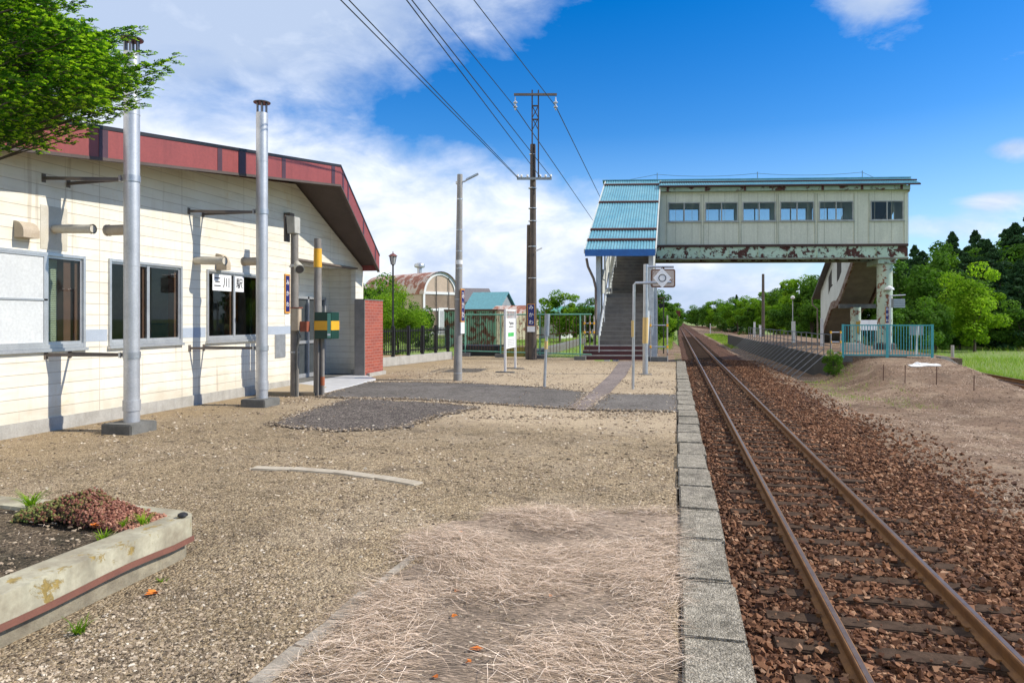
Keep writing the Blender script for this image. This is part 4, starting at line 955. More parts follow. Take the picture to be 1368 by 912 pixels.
def cable(label, pts, r_=.016, sag=.0):
    m = MB(); P = [Vector(p) for p in pts]; out = []
    for i in range(len(P)-1):
        L = 10
        for k in range(L): tt = k/L; out.append(P[i].lerp(P[i+1], tt)-Vector((0, 0, sag*4*tt*(1-tt))))
    out.append(P[-1]); m.tube(out, r_, 5)
    o = m.build('power_cable', m_wire); return tag(o, label, 'cable', 'power cables meeting at the utility pole')
def toward(px, z_, py=0): Z = F*(z_-H)/(HY-py); a_, b_ = ray(px); return Vector((a_*Z, b_*Z, z_))
iL = pp_(689, 146)-fw*.18; iR = pp_(742.5, 144)-fw*.18
def ext_(p, q, k): return q+(q-p)*k
def span_(p, px, z_): q = toward(px, z_); return [p, q, ext_(p, q, .8)]
cable('cable from the left insulator of the top crossarm running up to the left', span_(iL, 572, iL.z+.2), .014)
cable('cable from the right insulator of the top crossarm running to the frame top', span_(iR, 633, iR.z+.2), .014)
cable('cable from the left top insulator sloping down behind towards the footbridge', [iL, at(796, 300, 60), at(850, 345, 110)], .02)
cable('cable from the right top insulator sloping down behind the blue roof', [iR, at(806, 272, 52), at(860, 345, 110)], .02)
cL = pp_(692, 238)-fw*.2
cable('upper one of the cable pair ending at the left of the lower crossarm', span_(cL, 466, cL.z), .012)
cable('lower one of the cable pair ending at the left of the lower crossarm', span_(cL+Vector((0, 0, -.04)), 455, cL.z), .012)
cable('cable reaching the middle of the lower crossarm from the upper left', span_(pp_(722, 238)-fw*.2, 543, 7.3), .012)
cable('cable reaching the right end of the lower crossarm from the upper left', span_(pp_(736, 238)-fw*.2, 550, 7.4), .012)

# street lamp behind the fence
b = at(525, 470, 24.5); b.z = 0
t_ = T('street_lamp', 'slender black lantern street lamp behind the black fence', 'street lamp', b)
MB().lathe(b, [(.07, 0), (.07, .3), (.035, .4), (.03, 3.5), (.05, 3.55)], 12).build('post', m_black, t_, smooth=True)
MB().lathe(b+Vector((0, 0, 3.55)), [(.07, 0), (.13, .30)], 6).build('lantern_glass', M('lantern_glass', (.42, .44, .44), rough=.2), t_)
lf = MB()
for k in range(6): a = k*math.pi/3; lf.bar(b+Vector((.075*math.cos(a), .075*math.sin(a), 3.55)), b+Vector((.137*math.cos(a), .137*math.sin(a), 3.86)), .014)
lf.build('lantern_frame', m_black, t_)
MB().lathe(b+Vector((0, 0, 3.85)), [(.17, 0), (.09, .07), (.02, .1), (.015, .17)], 12).build('lantern_roof', M('lantern_roof', (.18, .06, .05)), t_, smooth=True)

# ------------------------------------------------------------------ sign poles near the platform edge
b = gp(845.5, 519.5); Zb = F*H/(519.5-HY); zA = lambda py: H+(HY-py)/F*Zb
t_ = T('sign_pole', 'thin grey pipe pole bent into an arm that carries the diamond sign', 'sign pole', b)
m = MB(); e1 = b+rt*.03; e1.z = zA(378)
m.tube([b, e1+Vector((0, 0, -.04)), e1+rt*.03, b+rt*((897-846)/F*Zb)+Vector((0, 0, zA(377)))], .032, 10).build('pipe', m_galv, t_, smooth=True)
MB().tube([b+Vector((0, 0, zA(450))), b+Vector((0, 0, zA(428)))], .036, 12).build('yellow_band', M('tape_pale_yellow', (.68, .48, .2), (.6, .42, .16)), t_, smooth=True)
cD = b+rt*((884.5-846)/F*Zb)-fw*.05; cD.z = zA(371.5)
ds = T('diamond_sign', 'white diamond sign with a black ring hanging on the bent pipe', 'sign', cD)
hd = .205
def plate(c0, pts2, o0, o1): return MB().extr([c0+rt*p+Vector((0, 0, q))-fw*o0 for p, q in pts2], -fw*(o1-o0))
plate(cD, [(0, hd*1.12), (hd, 0), (0, -hd*1.12), (-hd, 0)], 0, .012).build('plate', m_paper, ds)
ring = MB(); n = 28
for k in range(n):
    a0_, a1_ = 2*math.pi*k/n, 2*math.pi*(k+1)/n
    pts2 = [(.07*math.cos(a0_), .07*math.sin(a0_)), (.088*math.cos(a0_), .088*math.sin(a0_)), (.088*math.cos(a1_), .088*math.sin(a1_)), (.07*math.cos(a1_), .07*math.sin(a1_))]
    ring.extr([cD+rt*p+Vector((0, 0, q))-fw*.0125 for p, q in pts2], -fw*.003)
ring.build('ring', m_ink, ds)
b = gp(862, 500); Zb2 = F*H/(500-HY); zB = lambda py: H+(HY-py)/F*Zb2
t_ = T('sign_pole', 'thicker grey pole with a yellow band and a short arm, holding the framed board', 'sign pole', b)
MB().tube([b, b+Vector((.02, 0, zB(353)))], .078, 16, r2=.07).build('pole', m_galv, t_, smooth=True)
MB().tube([b+Vector((0, 0, zB(458.5))), b+Vector((.01, 0, zB(424)))], .081, 16).build('yellow_band', M('tape_pale_yellow', (.68, .48, .2)), t_, smooth=True)
MB().tube([b+Vector((.02, 0, zB(356.5))), b+rt*.82+Vector((0, 0, zB(356.5)))], .035, 10).build('arm', m_galv, t_, smooth=True)
MB().lathe(b+Vector((0, 0, -.01)), [(.2, 0), (.2, .02), (.08, .03)], 20).build('base_plate', m_concd, t_)
cM = b+rt*((885.5-862)/F*Zb2); cM.z = zB(371.8)
ms = T('framed_board', 'rounded board with a rusty brown rim hung behind the diamond sign', 'board', cM)
def rrect(hw, hh, r_, n=6):
    o = []
    for cx, cy, a0_ in ((hw-r_, hh-r_, 0), (-hw+r_, hh-r_, 90), (-hw+r_, -hh+r_, 180), (hw-r_, -hh+r_, 270)):
        o += [(cx+r_*math.cos(R(a0_+90*k/n)), cy+r_*math.sin(R(a0_+90*k/n))) for k in range(n+1)]
    return o
plate(cM, rrect(.35, .265, .06), 0, .05).build('rim', M('rim_rust_brown', (.20, .10, .06), (.13, .07, .05), scale=9), ms)
plate(cM, rrect(.31, .225, .04), .05, .054).build('face', M('board_face', (.52, .46, .42), (.42, .36, .32), scale=4, rust=(.18, .09, .06), rustamt=.44, rscale=5), ms)
MB().bar(cM+Vector((0, 0, .26)), cM+Vector((0, 0, .33)), .09).build('hanger', m_rustbar, ms)

b = gp(727.3, 517); Zc_ = F*H/(517-HY); tp = b+rt*.07+Vector((0, 0, 1.72))
t_ = T('short_grey_post', 'short leaning grey post with a yellow tape band on the gravel', 'post', b)
MB().tube([b, b.lerp(tp, .72)], .034, 12).build('pipe', m_galv, t_, smooth=True)
MB().tube([b.lerp(tp, .70), tp], .062, 14).build('cylinder_head', M('cyl_head', (.34, .38, .42), (.27, .3, .33), rough=.4, metal=.3), t_, smooth=True)
MB().tube([b.lerp(tp, .52), b.lerp(tp, .63)], .042, 12).build('yellow_band', M('tape_pale_yellow', (.68, .48, .2)), t_, smooth=True)
MB().lathe(b+Vector((-.05, 0, 0)), [(.12, 0), (.12, .008)], 12).build('foot', m_concd, t_)

# notice board on two legs
q1, q2 = gp(674.8, 497.5), gp(688.3, 492.5)
t_ = T('notice_board', 'narrow white notice board with a green strip, on two white legs', 'notice board', (q1+q2)/2)
d = (q2-q1); L_ = d.length; d.normalize(); nn = Vector((d.y, -d.x, 0))
for q in (q1, q2):
    MB().box(q.x-.03, q.x+.03, q.y-.03, q.y+.03, 0, 1.9).build('leg', m_white, t_)
    MB().box(q.x-.28, q.x+.28, q.y-.08, q.y+.08, 0, .03).build('foot', m_concd, t_)
def bpl(t0, t1, z0, z1, o0, o1):
    f = lambda t, o, z: tuple(q1+d*(t*L_)+nn*o+Vector((0, 0, z)))
    return MB().hexa([f(t0, o0, z0), f(t1, o0, z0), f(t1, o1, z0), f(t0, o1, z0)], [f(t0, o0, z1), f(t1, o0, z1), f(t1, o1, z1), f(t0, o1, z1)])
bpl(.03, .97, .70, 1.62, -.02, .02).build('board', m_white, t_)
bpl(.03, .97, 1.84, 1.90, -.02, .02).build('top_bar', m_white, t_)
br_ = MB()
for k in range(7): br_.add(*[(lambda g: (g.v, g.f))(bpl(.12+k*.125, .14+k*.125, 1.62, 1.84, -.01, .01))][0])
br_.build('grille', m_white, t_)
bpl(.22, .78, 1.06, 1.18, .02, .024).build('green_strip', M('strip_green', (.08, .5, .12)), t_)
mk = MB()
for (a0_, a1_, z0, z1) in ((.3, .36, 1.46, 1.52), (.42, .5, 1.42, 1.5), (.54, .62, 1.43, 1.5), (.66, .74, 1.42, 1.5), (.3, .74, 1.35, 1.375)): g = bpl(a0_, a1_, z0, z1, .02, .023); mk.add(g.v, g.f)
mk.build('lettering', m_ink, t_)
mk = MB()
for i in range(4):
    for j in range(5): g = bpl(.2+j*.13, .29+j*.13, .78+i*.055, .80+i*.055, .02, .023); mk.add(g.v, g.f)
mk.build('small_print', M('grey_ink', (.35, .36, .37)), t_)
# ------------------------------------------------------------------ FENCES
qa, qb = gp(504, 491), gp(604, 479.5)
d = (qb-qa); L_ = d.length; d.normalize(); nn = Vector((-d.y, d.x, 0))
t_ = T('low_retaining_wall', 'low pale concrete wall under the black picket fence', 'low wall', qa)
MB().hexa([qa-nn*.02, qb-nn*.02, qb+nn*.2, qa+nn*.2], [p+Vector((0, 0, .30)) for p in (qa-nn*.02, qb-nn*.02, qb+nn*.2, qa+nn*.2)]).build('wall', m_conc, t_, bev=.01)
t_ = T('picket_fence', 'black metal picket fence on the low concrete wall by the bushes', 'fence', qa)
np_ = 6
for i in range(np_):
    p = qa.lerp(qb, .02+i*.19)+nn*.1; MB().box(p.x-.05, p.x+.05, p.y-.05, p.y+.05, .30, 1.36).build('post', m_black, t_)
    if i < np_-1:
        a_, b_ = p, qa.lerp(qb, .02+(i+1)*.19)+nn*.1; m = MB()
        m.bar(a_+Vector((0, 0, .48)), b_+Vector((0, 0, .48)), .05).bar(a_+Vector((0, 0, 1.18)), b_+Vector((0, 0, 1.18)), .05)
        for k in range(1, 9): q = a_.lerp(b_, k/9)-nn*.03; m.box(q.x-.011, q.x+.011, q.y-.011, q.y+.011, .38, 1.28)
        m.build('picket_panel', m_black, t_)
ga, gb = at(612, 468, 29.6), at(790, 474, 26.4)
ga.z = gb.z = 0; d = (gb-ga); L_ = d.length; d.normalize()
t_ = T('pipe_fence', 'mint green pipe fence with rusted thin bars at the gravel end', 'fence', ga)
MB().tube([ga+Vector((0, 0, 1.78)), gb+Vector((0, 0, 1.78))], .030, 8).build('top_rail', m_mintpipe, t_, smooth=True)
MB().tube([ga+Vector((0, 0, .23)), gb+Vector((0, 0, .23))], .024, 8).build('bottom_rail', m_mintpipe, t_, smooth=True)
for f_ in (.06, .345, .64, .925):
    p = ga.lerp(gb, f_); MB().tube([p, p+Vector((0, 0, 1.78))], .028, 8).build('post', m_mintpipe, t_, smooth=True)
    MB().box(p.x-.22, p.x+.22, p.y-.12, p.y+.12, 0, .15).build('base_block', m_concd, t_)
m = MB()
for k in range(44):
    if k % 11 in (2,) or (30 > k > 24 and k % 2): continue
    p = ga.lerp(gb, (k+.5)/44); m.tube([p+Vector((0, 0, .25)), p+Vector((random.uniform(-.03, .03), 0, 1.76))], .011, 5)
m.build('bars', m_rustbar, t_)
gm = MB(); a_, b_ = ga.lerp(gb, .62), ga.lerp(gb, .9); gm.tube([a_+Vector((0, -.05, .95)), b_+Vector((0, -.05, 1.08))], .02, 6).build('middle_bar', m_rustbar, t_)
def pipe_barrier(label, P, zs, px_post_h):
    t_ = T('pipe_barrier', label, 'barrier', P[0])
    for p in P: MB().tube([p, p+Vector((0, 0, px_post_h))], .028, 8).build('post', M('pipe_aged', (.42, .40, .37), rust=(.25, .1, .06), rustamt=.4, rscale=8), t_, smooth=True)
    for z in zs:
        MB().tube([P[0]+Vector((0, 0, z)), P[-1]+Vector((0, 0, z))], .026, 8).build('rail', m_galv, t_, smooth=True)
        for p in P: MB().tube([p+Vector((0, -.01, z-.05)), p+Vector((0, -.01, z+.05))], .04, 8).build('yellow_coupling', m_yellow, t_, smooth=True)
pipe_barrier('pipe barrier with yellow couplings between the mint fence and the stairs', [gp(781, 477.5), gp(788, 477.5), gp(793.5, 477.5)], (.35, 1.05, 1.42), 1.75)
pb = [at(869, 480, 27), at(891.5, 480, 27), at(900, 480, 27)]
for p in pb: p.z = -.85
pipe_barrier('pipe barrier with yellow couplings beyond the end of the platform', pb[:2], (1.15+.2, 2.2), 2.6)
t_ = T('concrete_step_block', 'pale stepped concrete block right of the stair foot', 'step block', (0, 27, -.84))
for i, (w_, h_) in enumerate(((.75, .95), (.5, .65), (.28, .4))):
    c0 = at(862, 480, 27.2-i*.35); MB().box(c0.x, c0.x+w_+.1, c0.y-.17, c0.y+.17, -.85, -.85+h_).build('step', m_concd if i == 0 else m_conc, t_)
tag(MB().box(*(lambda a, b: (a.x, b.x, a.y, a.y+2.4, -.56, .25))(at(668, 470, 33), at(702, 470, 33))).build('loading_block', M('block_yellow', (.42, .30, .04), (.30, .22, .06), scale=3, streak=.5), bev=.03), 'yellow painted concrete block behind the mint pipe fence', 'concrete block')
tag(MB().box(*(lambda a, b: (a.x, b.x, a.y, a.y+1.6, -.56, .28))(at(612, 470, 34), at(667, 470, 34))).build('timber_stack', M('timber_black', (.035, .03, .03), scale=3, bmp=.8)), 'dark low timber stack behind the mint pipe fence', 'timber stack')
l0, l1, l2 = at(702, 470, 36), at(775, 452, 60), at(790, 450, 60)
o = MB().hexa([(l0.x, l0.y, -.56), (l0.x+.5, l0.y, -.56), (l1.x+.5, l1.y, -.56), (l1.x, l1.y, -.56)], [(l0.x, l0.y, -.1), (l0.x+.5, l0.y, -.1), (l1.x+.5, l1.y, -.1), (l1.x, l1.y, -.1)]).build('old_platform_wall', m_concd)
tag(o, 'weathered old platform wall running away behind the mint fence', 'old wall')

# ------------------------------------------------------------------ FOOTBRIDGE (frame: a along the deck, b away along the track)
O = at(815, 426, 36.5); O.z = 0
Rr = at(1211, 426, 35.7); Rr.z = 0
D = (Rr-O); DL = D.length; D.normalize(); S = Vector((0, 1, 0))
def bp(a, b, z): return O+D*a+S*b+Vector((0, 0, z))
def a_of(px, b=0.):
    rx, ry = ray(px); o = O+S*b; return (o.x*ry-o.y*rx)/(D.y*rx-D.x*ry)
fbr = T('footbridge', 'enclosed station footbridge with blue sheet roofs and rusty mint girder', 'footbridge', O)
def bbox(mb, a0, a1, b0, b1, z0, z1):
    return mb.hexa([bp(a0, b0, z0), bp(a1, b0, z0), bp(a1, b1, z0), bp(a0, b1, z0)], [bp(a0, b0, z1), bp(a1, b0, z1), bp(a1, b1, z1), bp(a0, b1, z1)])
WD = 2.1
aR = DL; wz0, wz1 = 6.76, 7.79
wins_ = [(a_of(p0), a_of(p1)) for p0, p1 in ((892.5, 935.5), (942, 986), (992, 1036.5), (1042, 1087.5), (1094, 1140), (1163, 1207))]
def deck_wall(b0, b1, aa, ab, holes):
    m = MB(); xs = sorted({aa, ab, *[h for w_ in holes for h in w_]})
    for p, q in zip(xs[:-1], xs[1:]):
        if any(h[0] <= p+1e-6 and h[1] >= q-1e-6 for h in holes): bbox(m, p, q, b0, b1, 5.53, wz0); bbox(m, p, q, b0, b1, wz1, 8.45)
        else: bbox(m, p, q, b0, b1, 5.53, 8.45)
    return m
m_deck = None
deck_wall(0, .08, 2.35, aR, wins_).build('wall', m_bridgewall, fbr)
deck_wall(WD, WD+.08, -.2, aR-2.15, [(a, b) for a, b in wins_[:5]]).build('wall', m_bridgewall, fbr)
m = MB(); bbox(m, aR-.0, aR+.08, -.0, WD+.08, 5.53, 8.45); m.build('end_wall', m_bridgewall, fbr)
m = MB(); bbox(m, -.28, -.2, -.0, WD+.08, 5.2, 8.45); m.build('end_wall', m_bridgewall, fbr)
m = MB(); bbox(m, -.2, aR, .0, WD, 5.40, 5.50); m.build('floor', m_concd, fbr)
# vertical panel joints and battens
m = MB()
a = 2.6
for w_ in wins_:
    for a in (w_[0]-.10, w_[1]+.02): bbox(MB(), a, a+.04, -.022, -.002, 5.56, 8.2).build('batten', M('batten_grey', (.48, .51, .40)), fbr)
m = MB()
for k in range(16): bbox(m, 2.6+k*.86, 2.6+k*.86+.015, -.006, -.001, 5.56, 8.3)
m.build('joints', M('joint_dark', (.36, .38, .30)), fbr)
for holes, b0, b1, zz_ in ((wins_, -.03, .05, 0), (wins_[:5], WD, WD+.07, 1)):
    for (p, q) in holes:
        f = MB(); z0, z1 = wz0+.004, wz1-.004; p += .004; q -= .004
        bbox(f, p, p+.05, b0, b1, z0, z1); bbox(f, q-.05, q, b0, b1, z0, z1); bbox(f, p+.05, q-.05, b0, b1, z1-.05, z1); bbox(f, p+.05, q-.05, b0, b1, z0, z0+.05)
        mid = (p+q)/2; bbox(f, mid-.03, mid+.03, b0, b1, z0+.05, z1-.05)
        if zz_ == 0: bbox(f, p-.06, q+.06, b0-.05, b0-.002, z0-.05, z0-.0)
        w_ = f.build('window', M('sash_grey', (.40, .42, .40), rough=.5), fbr)
        for x0_, x1_ in ((p+.05, mid-.03), (mid+.03, q-.05)):
            g = MB(); bbox(g, x0_, x1_, b0+.03, b0+.034, z0+.05, z1-.05); g.build('pane', m_glassc, w_)
# girders
for b0 in (-.06, WD+.02):
    m = MB(); bbox(m, 1.7 if b0 < 0 else -.2, aR+.05, b0, b0+.12, 4.82, 5.40); g_ = m.build('girder', m_girder, fbr)
    m = MB(); bbox(m, 1.7 if b0 < 0 else -.2, aR+.06, b0-.10, b0+.2, 4.74, 4.815); m.build('lower_flange', M('flange_rust', (.17, .13, .10), (.30, .36, .28), scale=1.5), g_)
    m = MB(); bbox(m, 1.7 if b0 < 0 else -.2, aR+.06, b0-.09, b0+.08, 5.405, 5.525); m.build('upper_flange', M('flange_dark', (.07, .035, .028), rust=(.32, .38, .3), rustamt=.36, rscale=1.2), g_)
    m = MB()
    for k in range(1, 9):
        if b0 < 0: bbox(MB(), 1.7+k*1.52, 1.7+k*1.52+.03, b0-.055, b0-.004, 4.82, 5.40).build('stiffener', m_girder, g_)
m = MB()
for k in range(10): bbox(m, 1.0+k*1.55, 1.15+k*1.55, .1, WD-.02, 4.95, 5.25)
m.build('cross_beams', m_concd, fbr)
m = MB(); bbox(m, -.2, aR, .02, WD, 5.30, 5.39); m.build('deck_underside', m_stringer, fbr)
# roofs: ribbed sheets
def ribbed(a0, a1, b0, z0, b1, z1, pitch=.125, h=.034, th=.02, sa=0.):
    n = int((a1-a0)/pitch); m = MB(); top = []
    prof = []
    for k in range(n):
        x = a0+k*pitch; prof += [(x, 0), (x+pitch*.55, 0), (x+pitch*.65, h), (x+pitch*.9, h)]
    prof.append((a1, 0))
    v = [bp(x+sa*0, b0, z0+dz) for x, dz in prof]+[bp(x+sa, b1, z1+dz) for x, dz in prof]
    N_ = len(prof); fs = [(i, i+1, N_+i+1, N_+i) for i in range(N_-1)]
    v += [bp(x, b0, z0-th) for x, dz in prof]+[bp(x+sa, b1, z1-th) for x, dz in prof]
    fs += [(2*N_+i, 3*N_+i, 3*N_+i+1, 2*N_+i+1) for i in range(N_-1)]
    fs += [(i, 2*N_+i, 2*N_+i+1, i+1) for i in range(N_-1)]
    fs += [(0, N_, 3*N_, 2*N_), (N_-1, 3*N_-1, 4*N_-1, 2*N_-1)]
    return m.add(v, fs)
rb, rz = 1.05, 9.17
ew = aR+.55
rib = ribbed(2.62, ew, -.48, 8.62, rb, rz).build('roof', m_roofblue, fbr)
ribbed(-.5, ew, 2.6, 8.62, rb, rz).build('roof', m_roofblue, fbr)
m = MB(); bbox(m, 2.62, ew+.02, .1, .22, 8.86, 8.93); m.build('batten', m_maroon, rib)
m = MB(); bbox(m, -.5, ew, rb-.12, rb+.12, rz+.0, rz+.05); m.build('ridge_cap', m_roofblue, rib)
m = MB(); bbox(m, 2.62, ew+.02, -.50, -.44, 8.53, 8.60); m.build('eave_edge', m_maroon, rib)
m = MB(); bbox(m, 2.62, aR+.1, -.30, -.002, 8.33, 8.53); m.build('eave_beam', m_eave, fbr)
m = MB()
for k in range(7): bbox(MB(), 3.0+k*2.0, 3.12+k*2.0, -.36, -.302, 8.32, 8.54).build('rafter_end', m_maroon, fbr)
m = MB(); bbox(m, -.2, aR, .08, WD, 8.46, 8.50); m.build('ceiling', m_bridgewall, fbr)
m = MB(); 
m.extr([bp(ew-.45, -.3, 8.6), bp(aR+.08, -.3, 8.2), bp(aR+.08, -.3, 8.6)], S*2.6); m.build('gable_bracket', m_bridgewall, fbr)
# left stair roof
FA, FB_ = -.32, 2.62
rb0, rz0 = -7.85, 4.52
sr = ribbed(FA, FB_, rb0, rz0, rb, rz+.012).build('stair_roof', m_roofblue, fbr)
m = MB(); bbox(m, FA, FB_, rb0-.05, rb0-.002, rz0-.27, rz0+.015); m.build('blue_fascia', m_bluepaint, sr)
sl_ = (rz-rz0)/(rb-rb0)
for zc in (8.72, 7.35, 5.55, 4.95):
    b_ = rb0+(zc-rz0)/sl_; m = MB(); m.hexa([bp(FA-.01, b_, zc+.025), bp(FB_+.01, b_, zc+.025), bp(FB_+.01, b_+.10, zc+.025+.10*sl_), bp(FA-.01, b_+.10, zc+.025+.10*sl_)], [bp(FA-.01, b_, zc+.11), bp(FB_+.01, b_, zc+.11), bp(FB_+.01, b_+.10, zc+.11+.10*sl_), bp(FA-.01, b_+.10, zc+.11+.10*sl_)]); m.build('batten', m_maroon, sr)
m = MB()
for a in (FB_-.0, FA-.05): m.hexa([bp(a, rb0, rz0-.16), bp(a+.05, rb0, rz0-.16), bp(a+.05, rb, rz-.16), bp(a, rb, rz-.16)], [bp(a, rb0, rz0+.04), bp(a+.05, rb0, rz0+.04), bp(a+.05, rb, rz+.04), bp(a, rb, rz+.04)])
m.build('verge_board', m_bridgewhite, sr)
m = MB().hexa([bp(FA+.05, rb0+.1, rz0-.12), bp(FB_-.05, rb0+.1, rz0-.12), bp(FB_-.05, 0, rz0-.12+(-rb0)*sl_), bp(FA+.05, 0, rz0-.12+(-rb0)*sl_)], [bp(FA+.05, rb0+.1, rz0-.06), bp(FB_-.05, rb0+.1, rz0-.06), bp(FB_-.05, 0, rz0-.06-rb0*sl_), bp(FA+.05, 0, rz0-.06-rb0*sl_)]); m.build('roof_lining', m_concd, sr)
# stairs
def stair_prof(n, rise, run, land):
    """(s, z) up the flight from s=0; landing half way"""
    pts = []; s = 0; z = 0; half = n//2
    for i in range(n):
        pts.append((s, z)); z += rise; pts.append((s, z)); s += run if i != half-1 else run+land
    pts.append((s, z)); return pts, s, z
sp, SL, SZ = stair_prof(30, .182, .29, 1.35)
def flight(a0, a1, b0, sgn, z_base, parent, mat, first=0):
    P = [p for p in sp]; half = len(P)//2
    up_ = [bp(a0, b0+sgn*s, z_base+z) for s, z in P]
    und = []
    for s, z in reversed(P[1::2]+[P[-1]]): und.append(bp(a0, b0+sgn*(s+.12), max(z_base, z_base+z-.42)))
    m = MB(); poly = up_+und; n = len(poly)
    v = poly+[p+D*(a1-a0) for p in poly]
    fs = [(i, (i+1) % n, n+(i+1) % n, n+i) for i in range(n)]
    # side faces as strips so the concave outline stays clean
    nu, nd = len(up_), len(und)
    m.add(v, fs)
    for off in (0, n):
        for i in range(nu-1):
            t0 = i/(nu-1)*(nd-1); t1 = (i+1)/(nu-1)*(nd-1); j0 = n-1-int(round(t0)); j1 = n-1-int(round(t1))
            f = [off+i, off+i+1, off+j1]+([off+j0] if j0 != j1 else []); m.f.append(tuple(f))
    return m.build('stair_flight', mat, parent)
SA0, SA1 = .42, 2.28
b0s = -SL+.05
fl_ = flight(SA0, SA1, b0s, 1, 0, fbr, m_step)
nose = MB()
for i in range(30):
    s, z = sp[2*i+1]; bbox(nose, SA0, SA1, b0s+s-.012, b0s+s+.05, z+.001, z+.012)
nose.build('tread_noses', M('nose_grey', (.34, .31, .27), (.24, .22, .19), scale=5), fl_)
m = MB()
for i in range(3): s, z = sp[2*i+1]; bbox(m, -.15, 2.4, b0s+s-.03, b0s+s+.2, z-.18+(.0 if i else .002), z+.004)
m.build('painted_steps', m_maroonstep, fbr)
m = MB()
for i in range(3): s, z = sp[2*i+1]; bbox(m, -.15, 2.4, b0s+s-.045, b0s+s-.032, z-.03, z+.006)
m.build('step_edges', m_conc, fbr)
def slope_panel(a0, a1, b0, b1, zf0, zf1, mat, name, par, splits=1):
    m = MB()
    for k in range(splits):
        p = b0+(b1-b0)*k/splits; q = b0+(b1-b0)*(k+1)/splits
        m.hexa([bp(a0, p, zf0(p)), bp(a1, p, zf0(p)), bp(a1, q, zf0(q)), bp(a0, q, zf0(q))], [bp(a0, p, zf1(p)), bp(a1, p, zf1(p)), bp(a1, q, zf1(q)), bp(a0, q, zf1(q))])
    return m.build(name, mat, par)
sz_ = lambda b: np.interp(b-b0s, [0, sp[29][0], sp[30][0], SL], [0, sp[29][1], sp[30][1], SZ])
rzf = lambda b: rz0+(b-rb0)*sl_-.14
for a0, a1 in ((SA0-.08, SA0-.005), (SA1+.005, SA1+.08)):
    slope_panel(a0, a1, b0s+1.2, 0, lambda b: float(sz_(b))-.34, lambda b: float(sz_(b))+.10, m_postwhite, 'stringer', fbr, 10)
for a0, a1, mm in ((SA0-.30, SA0-.25, m_bridgewhite), (SA1+.10, SA1+.15, m_bridgewhite)):
    lo = lambda b: float(sz_(b))+.05; mid1 = lambda b: float(sz_(b))+1.15; mid2 = lambda b: rzf(b)-.35
    slope_panel(a0, a1, -6.3, 0, lo, mid1, mm, 'side_wall', fbr, 8)
    slope_panel(a0, a1, -6.3, 0, mid2, rzf, mm, 'side_wall', fbr, 1)
    for k in range(4): p = -6.3+k*1.9; slope_panel(a0, a1, p, p+.35, mid1, mid2, mm, 'side_wall', fbr, 1)
def post(a, b, z0, z1, w_, mat, name='column', par=fbr):
    m = MB(); bbox(m, a-w_/2, a+w_/2, b-w_/2, b+w_/2, z0, z1); return m.build(name, mat, par, bev=.008)
post(.17, -7.15, 1.15, rzf(-7.15)+.05, .20, M('post_pale_blue', (.50, .56, .60), (.42, .48, .52)), 'post'); post(2.42, -7.15, 1.15, rzf(-7.15)+.05, .20, m_postwhite, 'post')
m = MB(); bbox(m, -.1, 2.5, -7.3, -7.05, .9, 1.15); m.build('landing_beam', m_postwhite, fbr)
post(.17, -6.2, 1.4, rzf(-6.2), .14, m_concd, 'post')
for a in (.15, 2.45): post(a, -3.2, -.85, float(sz_(-3.2))-.3, .26, m_postwhite)
a_c = a_of(870, .4); post(a_c, .4, -.85, 4.74, .40, m_postwhite); post(.1, .4, -.85, 5.3, .36, m_postwhite); post(a_c, 1.9, -.85, 4.74, .36, m_postwhite); post(.1, 1.9, -.85, 5.3, .36, m_postwhite)
for a in (SA0+.07, SA1-.07):
    hr = MB(); pts_ = [bp(a, b0s+.1, .3), bp(a, b0s+.1, 1.05)]+[bp(a, b0s+s, .95+float(sz_(b0s+s))) for s in (.5, sp[29][0], sp[30][0], SL)]
    hr.tube(pts_, .022, 8)
    for s in (2.2, 4.1, 5.6, 8): hr.tube([bp(a, b0s+s, float(sz_(b0s+s))), bp(a, b0s+s, .95+float(sz_(b0s+s)))], .018, 6)
    hr.build('handrail', m_galv, fbr, smooth=True)
dp = MB(); P_ = [at(783.5, 345, 29.2), at(785.5, 356, 29.2), at(793, 372, 29.2), at(796, 385, 29.2), at(796, 420, 29.2), at(794.5, 462, 29.2)]
dp.tube(P_, .055, 10).build('downpipe', M('downpipe_brown', (.13, .10, .085), (.2, .16, .13)), fbr, smooth=True)
# roof line posts and wire
rw = MB()
hp = [a_of(878, rb), a_of(1012, rb), a_of(1152, rb)]
for a in hp: rw.tube([bp(a, rb, rz), bp(a, rb, rz+.42)], .022, 6)
for p, q in ((hp[0]-1.6, hp[0]), (hp[0], hp[1]), (hp[1], hp[2]), (hp[2], hp[2]+.6)):
    z0 = rz+.05 if p < hp[0] else rz+.34; z1 = rz+.05 if q > hp[2] else rz+.34
    rw.tube([bp(p+(q-p)*k/8, rb, z0+(z1-z0)*k/8-.13*4*(k/8)*(1-k/8)*(1 if 1 else 0)*(1 if hp[0] <= p < hp[2] else 0)) for k in range(9)], .014, 5)
rw.build('roof_wire', M('wire_blue', (.12, .25, .40)), fbr)
